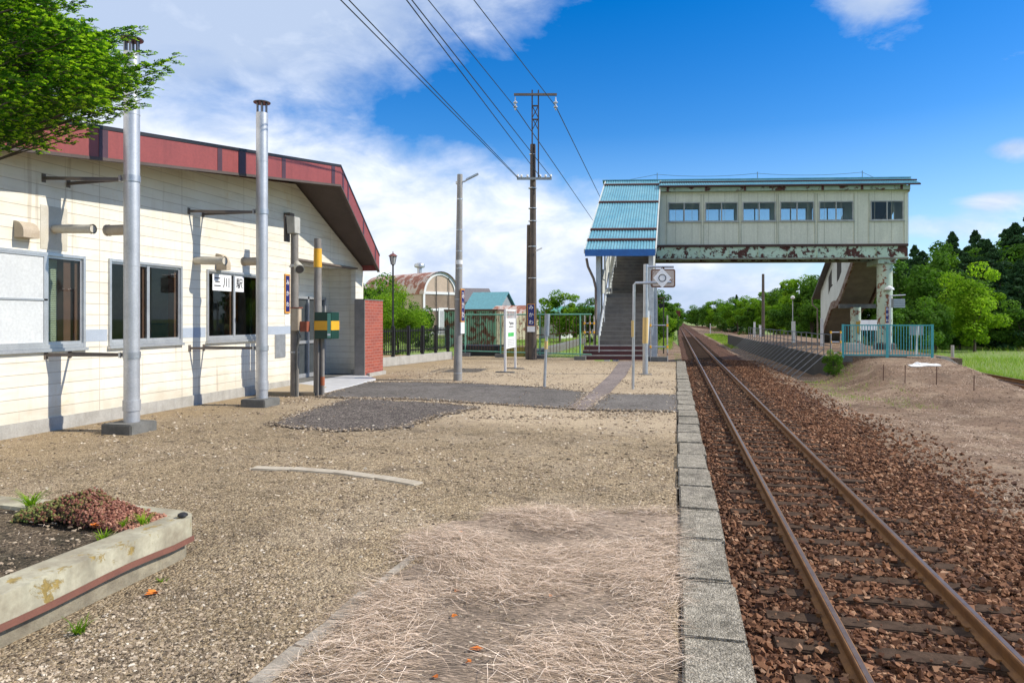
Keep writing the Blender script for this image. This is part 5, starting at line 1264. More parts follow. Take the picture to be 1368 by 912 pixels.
# island side: columns and stair going down away from the platform station
a_k = a_of(1177, 1.0)
m = MB(); c0 = bp(a_k, .35, 0); m.tube([c0+Vector((0, 0, -.02)), c0+Vector((0, 0, 4.72))], .375, 20).build('column', m_column, fbr, smooth=True)
m = MB(); m.lathe(c0, [(.55, 0), (.55, .28), (.42, .34)], 16).build('column_base', M('base_dark', (.07, .05, .045)), fbr)
m = MB(); bbox(m, a_k-.45, a_k+.45, -.1, WD+.1, 4.50, 4.735); m.build('column_head', m_eave, fbr)
a_k2 = a_of(1143, 5.4); c0 = bp(a_k2, 5.4, 0); m = MB(); m.tube([c0, c0+Vector((0, 0, 2.3))], .29, 16).build('column', m_column, fbr, smooth=True)
m = MB(); q = c0-fw*.31; m.hexa([q-rt*.11+Vector((0, 0, .75)), q+rt*.11+Vector((0, 0, .75)), q+rt*.11+fw*.03+Vector((0, 0, .75)), q-rt*.11+fw*.03+Vector((0, 0, .75))], [q-rt*.11+Vector((0, 0, 1.45)), q+rt*.11+Vector((0, 0, 1.45)), q+rt*.11+fw*.03+Vector((0, 0, 1.45)), q-rt*.11+fw*.03+Vector((0, 0, 1.45))]).build('yellow_plate', M('plate_yellow', (.5, .32, .04)), fbr)
c0 = bp(a_k, .35, 0)-fw*.40
camera_sign('station_name_sign', 'small dark blue name sign on the thick rusty bridge column', c0-rt*.1, .09, 1.38, 2.25, 1.12, .16)
IA0, IA1 = aR-2.1, aR-.15
ib0 = WD+SL
fl2 = flight(IA0+.12, IA1-.12, ib0, -1, 0, fbr, M('stair_under', (.17, .145, .12), (.11, .095, .08), scale=2, streak=.3))
isz = lambda b: float(np.interp(ib0-b, [0, sp[29][0], sp[30][0], SL], [0, sp[29][1], sp[30][1], SZ]))
irz = lambda b: np.interp(b, [WD, ib0+.3], [8.2, 3.05])
for a0 in (IA0, IA1):
    slope_panel(a0, a0+.1, WD+.1, ib0-.9, lambda b: isz(b)-.45, lambda b: isz(b)+.02, m_stringer, 'stringer', fbr, 12)
    x0_, x1_ = a0+.02, a0+.07; lo = lambda b: isz(b)+.02; m1 = lambda b: isz(b)+1.05; m2 = lambda b: irz(b)-.45
    slope_panel(x0_, x1_, WD+.1, ib0-.7, lo, m1, m_bridgewhite, 'side_wall', fbr, 12)
    slope_panel(x0_, x1_, WD+.1, ib0-.7, m2, lambda b: irz(b), m_bridgewhite, 'side_wall', fbr, 1)
    for p, q in ((WD+.1, 3.3), (4.3, 5.4), (6.6, 8.0), (9.0, ib0-.7)): slope_panel(x0_, x1_, p, q, m1, m2, m_bridgewhite, 'side_wall', fbr, 2)
    for p, q in ((3.3, 4.3), (5.4, 6.6), (8.0, 9.0)): slope_panel(x0_+.01, x1_-.02, p, q, m1, m2, m_dark, 'dark_opening', fbr, 1)  # dark sheet in each opening paints the dim inside of the stair
ir = MB(); ir.hexa([bp(IA0-.35, WD, 8.2), bp(IA1+.45, WD, 8.2), bp(IA1+.45, ib0+.5, 2.98), bp(IA0-.35, ib0+.5, 2.98)], [bp(IA0-.35, WD, 8.3), bp(IA1+.45, WD, 8.3), bp(IA1+.45, ib0+.5, 3.08), bp(IA0-.35, ib0+.5, 3.08)]).build('stair_roof', M('roof_under_grey', (.13, .125, .12)), fbr)
m = MB(); bbox(m, IA0-.05, IA1+.15, 5.6, 5.9, 2.25, 2.5); m.build('landing_beam', m_concd, fbr)
m = MB(); m.tube([bp(IA0-.36, ib0+.3, 3.1), bp(IA0-.36, ib0+.2, 2.6), bp(IA0-.1, ib0-.2, 2.3), bp(IA0-.1, ib0-.2, 0)], .05, 8).build('downpipe', M('downpipe_brown', (.13, .10, .085)), fbr, smooth=True)

# ------------------------------------------------------------------ ISLAND PLATFORM
ie = gp(1124, 475.5); il = [(6.25, 31.6), (5.75, 50), (5.35, 68)]
struct('island_platform', MB().prism([(6.35, 31.2), (11.3, 31.2), (11.3, 75), (5.2, 72), (5.75, 50)], -1.04, .0), m_dirt)
wm = MB()
for (xa, ya), (xb, yb) in (((6.33, 31.2), (5.73, 50)), ((5.73, 50), (5.18, 72))): wm.hexa([(xa-.10, ya, -1.04), (xa, ya, -1.04), (xb, yb, -1.04), (xb-.10, yb, -1.04)], [(xa-.10, ya, .02), (xa, ya, .02), (xb, yb, .02), (xb-.10, yb, .02)])
wm.build('island_platform_wall', M('wall_old_dark', (.05, .047, .043), (.028, .026, .024), scale=2, streak=.5), kind='structure')
rl_ = T('strutted_railing', 'long grey pipe railing with slanted struts on the island platform edge', 'railing', (6.2, 31.6, 0))
N_R = 23
def rp(k): y = 31.6+k*1.18; return Vector((float(np.interp(y, [31.2, 50, 72], [6.33, 5.73, 5.18]))+.12, y, 0))
m_rg = M('railing_dark_grey', (.16, .165, .17), (.10, .10, .105), rough=.5, metal=.4)
m_strut = M('strut_grey', (.22, .24, .26), (.15, .16, .18), rough=.5, metal=.4)
for k in range(N_R):
    p = rp(k); MB().tube([p+Vector((0, 0, 0)), p+Vector((0, 0, .92))], .022, 6).build('post', m_rg, rl_)
    MB().tube([p+Vector((.0, 0, .28)), p+Vector((-1.35, -.05, -.97))], .022, 6).build('strut', m_strut, rl_)
for z in (.45, .92): MB().tube([rp(k)+Vector((0, 0, z+.02*math.sin(k*2.1))) for k in range(N_R)], .02, 6).build('rail', m_rg, rl_)
pipe_barrier('pipe barrier with yellow couplings between railing and teal fence', [gp(1110, 475), gp(1123, 475)], (.12, .6, 1.02), 1.05)
ta, tb = gp(1126, 477), gp(1245, 478); d = (tb-ta); L_ = d.length
t_ = T('teal_fence', 'teal painted vertical bar fence at the end of the island platform', 'fence', ta)
MB().bar(ta+Vector((0, 0, 1.34)), tb+Vector((0, 0, 1.34)), .05).build('top_rail', m_teal, t_); MB().bar(ta+Vector((0, 0, .10)), tb+Vector((0, 0, .10)), .05).build('bottom_rail', m_teal, t_)
for f_, w_ in ((0, .085), (.5, .10), (.475, .0), (1, .085)):
    if w_: p = ta.lerp(tb, f_)+Vector((0, -.03, 0)); MB().box(p.x-w_/2, p.x+w_/2, p.y-w_/2, p.y+w_/2, -.02, 1.38).build('post', m_teal, t_)
for k in range(1, 32):
    if k == 16: continue
    p = ta.lerp(tb, k/32); MB().box(p.x-.012, p.x+.012, p.y-.012, p.y+.012, .12, 1.32).build('bar', m_teal, t_)
struct('fence_footing', MB().hexa([ta+Vector((0, .1, -.2)), tb+Vector((-.9, .1, -.2)), tb+Vector((-.9, .35, -.2)), ta+Vector((0, .35, -.2))], [ta+Vector((0, .1, .06)), tb+Vector((-.9, .1, .06)), tb+Vector((-.9, .35, .06)), ta+Vector((0, .35, .06))]), m_concd)
w0 = gp(1250, 478); rmp = MB(); 
rmp.extr([(10.45, 31.1, .06), (10.75, 31.1, .06), (11.95, 30.3, -1.0), (11.2, 30.3, -1.0), (10.45, 31.0, -.9)], (0, .45, 0))
tag(rmp.build('ramp_wall', m_concd, bev=.02), 'sloping dark concrete end wall right of the teal fence', 'ramp wall')
lw = gp(1224, 476); o = MB().tube([lw, at(1226.5, 435, (F*H/50))], .035, 8).build('white_pipe', m_white, smooth=True); tag(o, 'leaning white pipe standing against the teal fence', 'pipe')
def at0(px, Z, z=0): p = at(px, 0, Z); p.z = z; return p
b = at0(1189, 33.5); t_ = T('speaker_pole', 'thin grey pole holding a grey louvred box beside the thick column', 'pole', b); Zp = 33.5; zp = lambda py: H+(HY-py)/F*Zp
MB().tube([b, b+Vector((0, 0, zp(395)))], .05, 10).tube([b+Vector((0, 0, zp(395))), b+rt*.75+Vector((0, 0, zp(394)))], .03, 8).build('pole', m_galv, t_, smooth=True)
q = b+rt*.45; MB().hexa([q-rt*.29+Vector((0, 0, zp(411))), q+rt*.29+Vector((0, 0, zp(411))), q+rt*.29+fw*.25+Vector((0, 0, zp(411))), q-rt*.29+fw*.25+Vector((0, 0, zp(411)))], [q-rt*.29+Vector((0, 0, zp(399))), q+rt*.29+Vector((0, 0, zp(399))), q+rt*.29+fw*.25+Vector((0, 0, zp(399))), q-rt*.29+fw*.25+Vector((0, 0, zp(399)))]).build('louvred_box', m_greysheet, t_)
lm = MB()
for k in range(5): lm.bar(q-rt*.28-fw*.01+Vector((0, 0, zp(410)+k*.085)), q+rt*.28-fw*.01+Vector((0, 0, zp(410)+k*.085)), .015, .03)
lm.build('louvres', m_galv, t_)
b = at0(1188, 35.6); b.z = 1.6+44/F*35.6; o = MB().lathe(b-Vector((0, 0, .2)), [(.24, 0), (.22, .1), (.1, .18), (.03, .22)], 14).build('platform_lamp', m_lamp, smooth=True); tag(o, 'white dome lamp on the right side of the thick column', 'lamp')
for i, (px, w_, lab) in enumerate(((1155.5, .42, 'left one of two white notice boards behind the teal fence'), (1166.5, .42, 'right one of two white notice boards, next to the thick column'))):
    b = at0(px, 35); t_ = T('notice_board', lab, 'notice board', b, 'white notice boards behind the teal fence')
    q = b; e_ = rt*w_/2*.95
    MB().hexa([q-e_+Vector((0, 0, 1.02)), q+e_+Vector((0, 0, 1.02)), q+e_+fw*.04+Vector((0, 0, 1.02)), q-e_+fw*.04+Vector((0, 0, 1.02))], [q-e_+Vector((0, 0, 1.55)), q+e_+Vector((0, 0, 1.55)), q+e_+fw*.04+Vector((0, 0, 1.55)), q-e_+fw*.04+Vector((0, 0, 1.55))]).build('panel', m_paper, t_)
    MB().bar(q-rt*.12+fw*.02, q-rt*.12+fw*.02+Vector((0, 0, 1.02)), .04).build('leg', m_galv, t_); MB().bar(q+rt*.12+fw*.02, q+rt*.12+fw*.02+Vector((0, 0, 1.02)), .04).build('leg', m_galv, t_)
b = at0(1224, 36); t_ = T('grey_signboard', 'back of a grey signboard behind the right half of the teal fence', 'signboard', b)
MB().hexa([b-rt*.36+Vector((0, 0, .75)), b+rt*.36+Vector((0, 0, .75)), b+rt*.36+fw*.04+Vector((0, 0, .75)), b-rt*.36+fw*.04+Vector((0, 0, .75))], [b-rt*.36+Vector((0, 0, 1.3)), b+rt*.36+Vector((0, 0, 1.3)), b+rt*.36+fw*.04+Vector((0, 0, 1.3)), b-rt*.36+fw*.04+Vector((0, 0, 1.3))]).build('panel', m_greysheet, t_)
for s in (-.25, .25): MB().bar(b+rt*s, b+rt*s+Vector((0, 0, .75)), .04).build('leg', m_galv, t_)
b = at0(1144, 33.0); tag(MB().hexa([b-rt*.38, b+rt*.38, b+rt*.38+fw*.5, b-rt*.38+fw*.5], [p+Vector((0, 0, .42)) for p in (b-rt*.38, b+rt*.38, b+rt*.38+fw*.5, b-rt*.38+fw*.5)]).build('storage_box', m_conc, bev=.02), 'low pale box behind the left half of the teal fence', 'box')
tp_ = MB(); g0 = gdirt(1236, 489); NX, NY2 = 14, 7; V_ = []
for j in range(NY2):
    for i in range(NX):
        u, v = i/(NX-1), j/(NY2-1); x = g0.x-.55+1.1*u+.12*mn.noise(Vector((u*3, v*3, 1))); y = g0.y-.22+.5*v+.15*u+.12*mn.noise(Vector((u*3, v*2, 4)))
        V_.append((x, y, hdirt(x, y)+.02+.16*abs(mn.noise(Vector((u*4, v*3, 7))))*math.sin(math.pi*u)*math.sin(math.pi*v)**.4))
tp_.add(V_, [(j*NX+i, j*NX+i+1, (j+1)*NX+i+1, (j+1)*NX+i) for j in range(NY2-1) for i in range(NX-1)])
tag(tp_.build('crumpled_tarp', m_white), 'crumpled white tarp lying on the slope below the teal fence', 'tarp')
sgrp = 'rusty stakes in the slope below the teal fence'
for px, py, h_, lab in ((1180, 508, .55, 'rusty stake standing leftmost in the slope'), (1209, 512, .62, 'rusty stake second from the left in the slope'), (1251, 514, .62, 'rusty stake third from the left in the slope'), (1301, 522, .5, 'rusty stake standing rightmost, near the second track')):
    g = gdirt(px, py); tag(MB().tube([g-Vector((0, 0, .05)), g+Vector((.01, 0, h_))], .014, 6).build('metal_stake', m_rustbar), lab, 'stake', sgrp)
# poles and posts farther away
def pole(px, Z, ptop, zb, r_, mat, name, label, cat, group=None):
    p = at(px, ptop, Z); b = p.copy(); b.z = zb; return tag(MB().tube([b, p], r_, 8, r2=r_*.7).build(name, mat, smooth=True), label, cat, group)
pole(1019.5, 62, 366, -1, .16, m_wood, 'wooden_pole', 'bare dark wooden pole standing on the island platform', 'pole')
p_ = pole(1059, 48, 402, 0, .04, m_galv, 'lamp_post', 'thin pale lamp post with a white globe on the island platform', 'lamp post')
b = at(1059, 400, 48); MB().lathe((b.x, b.y, b.z), [(.05, 0), (.14, .1), (.12, .22), (.03, .28)], 10).build('globe', m_lamp, p_, smooth=True)
for px, Z, pt, pb_, w_, lab in ((1060, 46, 429, 455, .24, 'wide white marker post beside the pale lamp post'), (1008, 60, 430, 447, .17, 'white marker post left of the bare wooden pole'), (1015.5, 61, 434, 441, .2, 'small white disc marker beside the bare wooden pole'), (949, 120, 432, 443, .16, 'distant white marker post right of the main track'), (1098, 40, 425, 445, .16, 'white board post by the foot of the island stair')):
    a_, b_ = at(px, pt, Z), at(px, pb_, Z); b_.z = min(b_.z, 0) if Z < 100 else -1
    tag(MB().box(a_.x-w_/2*1, a_.x+w_/2, a_.y-.04, a_.y+.04, b_.z, a_.z).build('marker_post', m_white), lab, 'marker post')
for px, Z, py, lab in ((1272.5, 31, 461, 'weathered wooden fence post in the tall grass by the second track'),):
    a_ = at(px, py, Z); tag(MB().tube([Vector((a_.x, a_.y, -1.05)), a_], .07, 8).build('wooden_stake', m_conc, smooth=True), lab, 'wooden post')
b = at(1269, 440, 31)
# distant bell frame and signal left of the track
t_ = T('signal_frame', 'two thin dark posts with a black disc hanging between them', 'signal', at0(882, 48, -.85)); Z_ = 48
for px in (878, 886.5): a_ = at(px, 398, Z_); MB().tube([Vector((a_.x, a_.y, -.85)), a_], .045, 6).build('post', m_black, t_)
MB().tube([at(868, 402, Z_), at(889, 397, Z_)], .035, 6).tube([at(864, 412, Z_), at(874, 398, Z_)], .03, 6).tube([at(883, 398, Z_), at(883, 405, Z_)], .02, 6).build('beam', m_rustbar, t_)
a_ = at(883, 408.5, Z_); MB().tube([a_, a_+fw*.08], .17, 18).build('disc', m_black, t_, smooth=True)
t_ = T('track_signal', 'small distant signal with a dark red head left of the track', 'signal', at0(906, 110, -1)); a_ = at(906, 420, 110)
MB().tube([Vector((a_.x, a_.y, -1)), a_], .07, 6).build('post', m_black, t_); MB().box(a_.x-.35, a_.x+.35, a_.y-.1, a_.y+.1, a_.z-.3, a_.z+.6).build('head', M('signal_red', (.15, .03, .02)), t_)
t_ = T('road_overpass', 'small pale road overpass crossing the track on the horizon', 'overpass', at0(913, 650, -1))
a_, b_ = at(890, 421.5, 650), at(935, 421.5, 650)
MB().box(a_.x, b_.x, a_.y, a_.y+8, 3.8, 5.4).build('deck', M('overpass_blue', (.30, .38, .42)), t_)
for px in (896, 922): q = at(px, 426, 652); MB().box(q.x-1.2, q.x+1.2, q.y, q.y+5, -1, 3.8).build('pier', m_conc, t_)
# ------------------------------------------------------------------ BUILDINGS BEHIND
def house_frame(px, Z, rot):
    o = at0(px, Z, -.6); r_ = Vector((math.cos(rot), math.sin(rot), 0)); f_ = Vector((-math.sin(rot), math.cos(rot), 0)); return o, r_, f_
def gable_house(name, label, cat, px, Z, rot, w_, dp_, wall_h, roof_h, mw, mr, ov=.3, wins=(), door=None):
    """ridge runs along r_; origin = middle of the front face at the ground"""
    o, r_, f_ = house_frame(px, Z, rot); t_ = T(name, label, cat, o); U = Vector((0, 0, 1))
    m = MB(); a = [o-r_*w_/2, o+r_*w_/2, o+r_*w_/2+f_*dp_, o-r_*w_/2+f_*dp_]
    m.hexa(a, [p+U*wall_h for p in a])
    for s in (-1, 1):
        e_ = o+r_*(w_/2*s); m.extr([e_+U*wall_h, e_+f_*dp_/2+U*(wall_h+roof_h), e_+f_*dp_+U*wall_h], -r_*.05*s)
    m.build('wall', mw, t_)
    m = MB(); rw_ = w_/2+ov; sl = roof_h/(dp_/2); th = U*.1
    for s in (0, 1):
        e0 = (o-f_*ov+U*(wall_h-ov*sl+.02)) if s == 0 else (o+f_*(dp_+ov)+U*(wall_h-ov*sl+.02)); rg = o+f_*dp_/2+U*(wall_h+roof_h+.02)
        m.hexa([e0-r_*rw_, e0+r_*rw_, rg+r_*rw_, rg-r_*rw_], [e0-r_*rw_+th, e0+r_*rw_+th, rg+r_*rw_+th, rg-r_*rw_+th])
    m.build('roof', mr, t_)
    for (x, z0, z1, ww) in wins:
        q = o+r_*x-f_*.03; m = MB(); m.hexa([q-r_*ww/2+U*z0, q+r_*ww/2+U*z0, q+r_*ww/2+U*z0+f_*.02, q-r_*ww/2+U*z0+f_*.02], [q-r_*ww/2+U*z1, q+r_*ww/2+U*z1, q+r_*ww/2+U*z1+f_*.02, q-r_*ww/2+U*z1+f_*.02]); m.build('window', m_dark, t_)
    return t_
# arched warehouse
o, r_, f_ = house_frame(588, 92, R(57)); U = Vector((0, 0, 1)); W_, HW, RR = 5.7, 5.6, 2.9; Ln = 15
t_ = T('arched_warehouse', 'arched warehouse with rusty sheet roof and tan gable with white bands', 'warehouse', o)
arc = [(W_/2*math.cos(R(a)), HW+RR*math.sin(R(a))) for a in range(0, 181, 10)]
# gable faces the tracks: gable plane spans r_, building runs back along f_ turned left
bk = Vector((-math.sin(R(57)), math.cos(R(57)), 0))
pf = lambda x, z, d_=0.: o+r_*x+U*z+bk*d_
m = MB(); m.extr([pf(-W_/2, 0), pf(W_/2, 0)]+[pf(x, z) for x, z in arc], bk*.3); m.build('gable_wall', m_mortar, t_)
m = MB(); nrm_ = -Vector((-r_.y, r_.x, 0))
for i in range(len(arc)-1):
    (x0, z0), (x1, z1) = arc[i], arc[i+1]; k_ = .86
    q = lambda x, z: pf(x, z)+nrm_*.12
    m.extr([q(x0, z0), q(x1, z1), q(x1*k_, HW+(z1-HW)*k_), q(x0*k_, HW+(z0-HW)*k_)], -nrm_*.1)
for z0, z1 in ((HW-.1, HW+.25), (HW-2.3, HW-2.0), (.0, .5)): m.extr([pf(-W_/2, z0)+nrm_*.1, pf(W_/2, z0)+nrm_*.1, pf(W_/2, z1)+nrm_*.1, pf(-W_/2, z1)+nrm_*.1], -nrm_*.09)
for x in (-W_/2, W_/2-.3): m.extr([pf(x, 0)+nrm_*.11, pf(x+.3, 0)+nrm_*.11, pf(x+.3, HW)+nrm_*.11, pf(x, HW)+nrm_*.11], -nrm_*.1)
m.build('white_bands', m_white, t_)
m = MB(); 
for x in (-.75, 1.35): m.extr([pf(x, 0)+nrm_*.16, pf(x+.08, 0)+nrm_*.16, pf(x+.08, HW+2.3)+nrm_*.16, pf(x, HW+2.3)+nrm_*.16], -nrm_*.05)
m.build('downpipes', m_black, t_)
m = MB(); m.extr([pf(-.35, .3)+nrm_*.18, pf(1.2, .3)+nrm_*.18, pf(1.2, 3.7)+nrm_*.18, pf(-.35, 3.7)+nrm_*.18], -nrm_*.15); d_ = m.build('door', m_white, t_)
m = MB(); m.extr([pf(-.15, .3)+nrm_*.2, pf(1.0, .3)+nrm_*.2, pf(1.0, 3.3)+nrm_*.2, pf(-.15, 3.3)+nrm_*.2], -nrm_*.015); m.build('door_panel', M('door_grey', (.45, .46, .47)), d_)
m = MB(); n = len(arc); v = [pf(x*1.04, HW+(z-HW)*1.03)+nrm_*.35 for x, z in arc]+[pf(x*1.04, HW+(z-HW)*1.03, Ln) for x, z in arc]
m.add(v, [(i, i+1, n+i+1, n+i) for i in range(n-1)]); v2 = [p-U*.12 for p in v]; m.add(v2, [(i, i+1, n+i+1, n+i) for i in range(n-1)]); m.build('roof', m_rustsheet, t_)
m = MB(); m.hexa([pf(-W_/2, 0), pf(W_/2, 0), pf(W_/2, 0, Ln), pf(-W_/2, 0, Ln)], [pf(-W_/2, HW), pf(W_/2, HW), pf(W_/2, HW, Ln), pf(-W_/2, HW, Ln)]); m.build('side_wall', m_mortar, t_)
vq = at(560.5, 358, 100); MB().lathe((vq.x, vq.y, vq.z-.9), [(.35, 0), (.35, .9), (.75, 1.0), (.8, 1.3), (.7, 1.5), (.3, 1.65)], 14).build('roof_vent', m_galv, t_, smooth=True)
# green container, sheds and houses
ca, cb, cc = at0(594, 52, -.56), at0(664, 50, -.56), at0(677.5, 54, -.56); ch = 2.75
t_ = T('steel_container', 'rusty green steel container with a cream end, beyond the mint fence', 'container', ca)
m = MB(); dd = (cb-ca); n = 26; nrm2 = Vector((dd.y, -dd.x, 0)).normalized()
for k in range(n):
    p, q = ca.lerp(cb, k/n), ca.lerp(cb, (k+.5)/n); m.hexa([p, p+nrm2*.05, q+nrm2*.05, q], [x+U*ch for x in (p, p+nrm2*.05, q+nrm2*.05, q)])
m.hexa([ca-nrm2*.1, ca-nrm2*.01, cb-nrm2*.01, cb-nrm2*.1], [x+U*ch for x in (ca-nrm2*.1, ca-nrm2*.01, cb-nrm2*.01, cb-nrm2*.1)])
m.build('side_wall', m_container, t_)
m = MB(); ed = (cc-cb); en = Vector((ed.y, -ed.x, 0)).normalized()
for k in range(10): p, q = cb.lerp(cc, k/10), cb.lerp(cc, (k+.6)/10); m.hexa([p, p+en*.05, q+en*.05, q], [x+U*ch for x in (p, p+en*.05, q+en*.05, q)])
m.hexa([cb-en*.1, cb-en*.01, cc-en*.01, cc-en*.1], [x+U*ch for x in (cb-en*.1, cb-en*.01, cc-en*.01, cc-en*.1)]); m.build('end_wall', m_cream_rust, t_)
m = MB(); m.hexa([ca+nrm2*.12, cb+nrm2*.12+en*.1, cc+en*.1, ca+(cc-cb)], [x+U*.14 for x in (ca+nrm2*.12, cb+nrm2*.12+en*.1, cc+en*.1, ca+(cc-cb))])
o_ = m.build('roof', M('rust_dark_top', (.10, .05, .035)), t_); o_.location.z += ch
gable_house('house', 'house with a pale blue sheet roof behind the green container', 'house', 639, 76, R(-8), 3.9, 7, 2.7, 2.5, m_greysheet, m_houseblue)
gable_house('house', 'far house with a dark grey gable roof beyond the blue roof', 'house', 641, 120, R(35), 5, 6, 5.3, 2.3, m_greyroof, m_greyroof)
gable_house('shed', 'shed with a rusty brown roof right of the blue roofed house', 'shed', 668, 70, R(-18), 3.6, 5, 2.3, 1.2, m_cream_rust, m_rustsheet)
gable_house('shed', 'long low grey sheet shed behind the notice board', 'shed', 706, 84, R(-14), 8, 5, 2.0, .9, m_greysheet, M('roof_palegreen', (.25, .33, .31)), wins=((-1.8, .6, 1.4, 1.0), (.9, .6, 1.4, 1.0)))
gable_house('shed', 'small shed with dark brown roof and white wall right of the wooden pole', 'shed', 727, 74, R(-10), 3.8, 4, 1.8, .9, m_bridgewhite, M('roof_dark_brown', (.06, .045, .045)))
gable_house('house', 'distant house with a teal roof behind the bright tree', 'house', 770, 130, R(-12), 12, 8, 2.4, 2.2, m_greysheet, M('roof_teal', (.12, .38, .33)))
gable_house('house', 'distant house with an orange red roof beside the bright tree', 'house', 739, 140, R(-12), 5, 7, 2.4, 1.8, m_bridgewhite, M('roof_orange', (.38, .12, .06)))

# ------------------------------------------------------------------ TREES
def crown_np(seed, rx, rz, zc, nb, nl, ls, blob_r=(.55, 1.1), cone=False, squash=.8):
    g = np.random.default_rng(seed); C_ = []; Rb = []
    for i in range(nb):
        while True:
            p = g.uniform(-1, 1, 3)
            if p@p < 1: break
        if cone:
            h = g.random(); rr_ = (1-h)**.8*rx; a = g.uniform(0, 6.28); q = rr_*g.uniform(.2, 1)
            C_.append((q*math.cos(a), q*math.sin(a), zc-rz+h*2*rz)); Rb.append(g.uniform(*blob_r)*(1.15-h))
        else:
            p *= (.62+.52*g.random()**.8)
            C_.append((p[0]*rx, p[1]*rx, zc+p[2]*rz)); Rb.append(g.uniform(*blob_r))
    C_ = np.array(C_); Rb = np.array(Rb); n = nb*nl; idx = np.repeat(np.arange(nb), nl)
    dv = g.normal(size=(n, 3)); dv /= np.linalg.norm(dv, axis=1)[:, None]; rad = Rb[idx]*g.uniform(.55, 1.08, n)**.7
    P = C_[idx]+dv*rad[:, None]*np.array([1, 1, squash if not cone else .5])
    # a few loose sprays past the blobs
    nm = dv+g.normal(size=(n, 3))*.55+np.array([0, 0, .35]); nm /= np.linalg.norm(nm, axis=1)[:, None]
    t1 = np.cross(nm, g.normal(size=(n, 3))); t1 /= np.linalg.norm(t1, axis=1)[:, None]; t2 = np.cross(nm, t1)
    s = ls*g.uniform(.6, 1.35, n)[:, None]
    if cone: t1[:, 2] -= .3
    V = np.stack([P-t1*s, P+t2*s*.5+nm*s*.12, P+t1*s, P-t2*s*.5+nm*s*.12], 1).reshape(-1, 3)
    Fc = np.arange(n*4).reshape(-1, 4)
    bt = g.uniform(-.18, .18, nb)[idx]; rnd = np.clip(g.uniform(.15, .85, n)+bt, 0, 1)
    return V, Fc, np.repeat(rnd, 4), C_
def tree_proto(name, mat, seed, rx, rz, zc, nb, nl, ls, tr, cone=False, blob_r=(.40, .98), low=.3):
    V, Fc, r_, C_ = crown_np(seed, rx, rz, zc, nb, nl, ls, blob_r, cone)
    cm = np_mesh('crown', V, Fc, mat, r_)
    m = MB(); g = random.Random(seed); topz = zc+rz*(.85 if cone else .3)
    m.tube([(0, 0, -.3), (g.uniform(-.1, .1), g.uniform(-.1, .1), zc*.5), (g.uniform(-.2, .2), g.uniform(-.2, .2), topz)], tr, 8, r2=tr*.25)
    if not cone:
        for i in g.sample(range(len(C_)), min(7, len(C_))):
            c0 = C_[i]; z0 = zc*g.uniform(.25, .6); m.tube([(0, 0, z0), (c0[0]*.5, c0[1]*.5, (z0+c0[2])/2+.1), tuple(c0)], tr*.4, 6, r2=tr*.1)
    return cm, m
_protos = {}
def tree(kind, label, loc, h, wid=1., group=None, name=None, cat='tree', rz=None):
    k = _protos.get(kind)
    if k is None:
        spec = {
            'bright1': (m_leaf_b, 11, 2.4, 3.2, 3.9, 38, 260, .13, .16), 'bright2': (m_leaf_b, 12, 2.5, 3.1, 3.7, 36, 270, .13, .16),
            'mid1': (m_leaf_m, 13, 2.5, 3.2, 3.7, 38, 260, .14, .18), 'mid2': (m_leaf_m, 14, 2.3, 3.4, 3.9, 40, 250, .13, .18),
            'fluffy': (M_attr('leaves_young', [(0., (.13, .26, .015)), (.5, (.25, .42, .025)), (1., (.40, .56, .045))], transl=.45, nz=.5), 19, 2.3, 3.5, 3.75, 60, 220, .12, .14), 'bush': (m_leaf_b, 15, 2.3, 2.6, 3.0, 46, 300, .085, .10), 'dbush': (m_leaf_m, 17, 2.4, 2.3, 2.6, 34, 220, .12, .12)}
        if kind in spec: s = spec[kind]; cm, m = tree_proto(kind, *s)
        else: cm, m = tree_proto(kind, m_leaf_d, 16 if kind == 'conifer1' else 21, 3.3, 3.9, 4.1, 120, 110, .15, .16, cone=True, blob_r=(.5, .95))
        top = max(v.co.z for v in cm.vertices)
        k = _protos[kind] = (cm, m, top, [None])
    cm, m, top, tk = k
    nm = name or {'c': 'conifer_tree', 'b': 'broadleaf_tree', 'm': 'broadleaf_tree', 'f': 'broadleaf_tree', 'd': 'shrub'}[kind[0]]
    t_ = T(nm, label, cat, loc, group, random.uniform(0, 6.28) if rz is None else rz); s = h/top; t_.scale = (s*wid, s*wid, s)
    if tk[0] is None: o = m.build('trunk', m_bark, t_, smooth=True, local=True); tk[0] = o.data
    else: o = link('trunk', tk[0], t_)
    link('crown', cm, t_); return t_
def tr(kind, px, Z, ptop, label, wid=1., zb=-1.0, group=None, name=None, cat='tree'):
    b = at0(px, Z, zb); h = H+(HY-ptop)/F*Z-zb; return tree(kind, label, b, h, wid, group, name, cat)
ORD = 'first second third fourth fifth sixth seventh eighth ninth tenth eleventh twelfth thirteenth fourteenth fifteenth sixteenth seventeenth eighteenth nineteenth twentieth twenty-first twenty-second twenty-third twenty-fourth twenty-fifth twenty-sixth twenty-seventh twenty-eighth twenty-ninth thirtieth thirty-first thirty-second thirty-third thirty-fourth thirty-fifth thirty-sixth thirty-seventh thirty-eighth thirty-ninth fortieth forty-first forty-second'.split()
G1 = 'trees lining the right side of the track'
G2 = 'trees of the dark wood at the right edge'
G3 = 'trees left of the track beyond the footbridge'
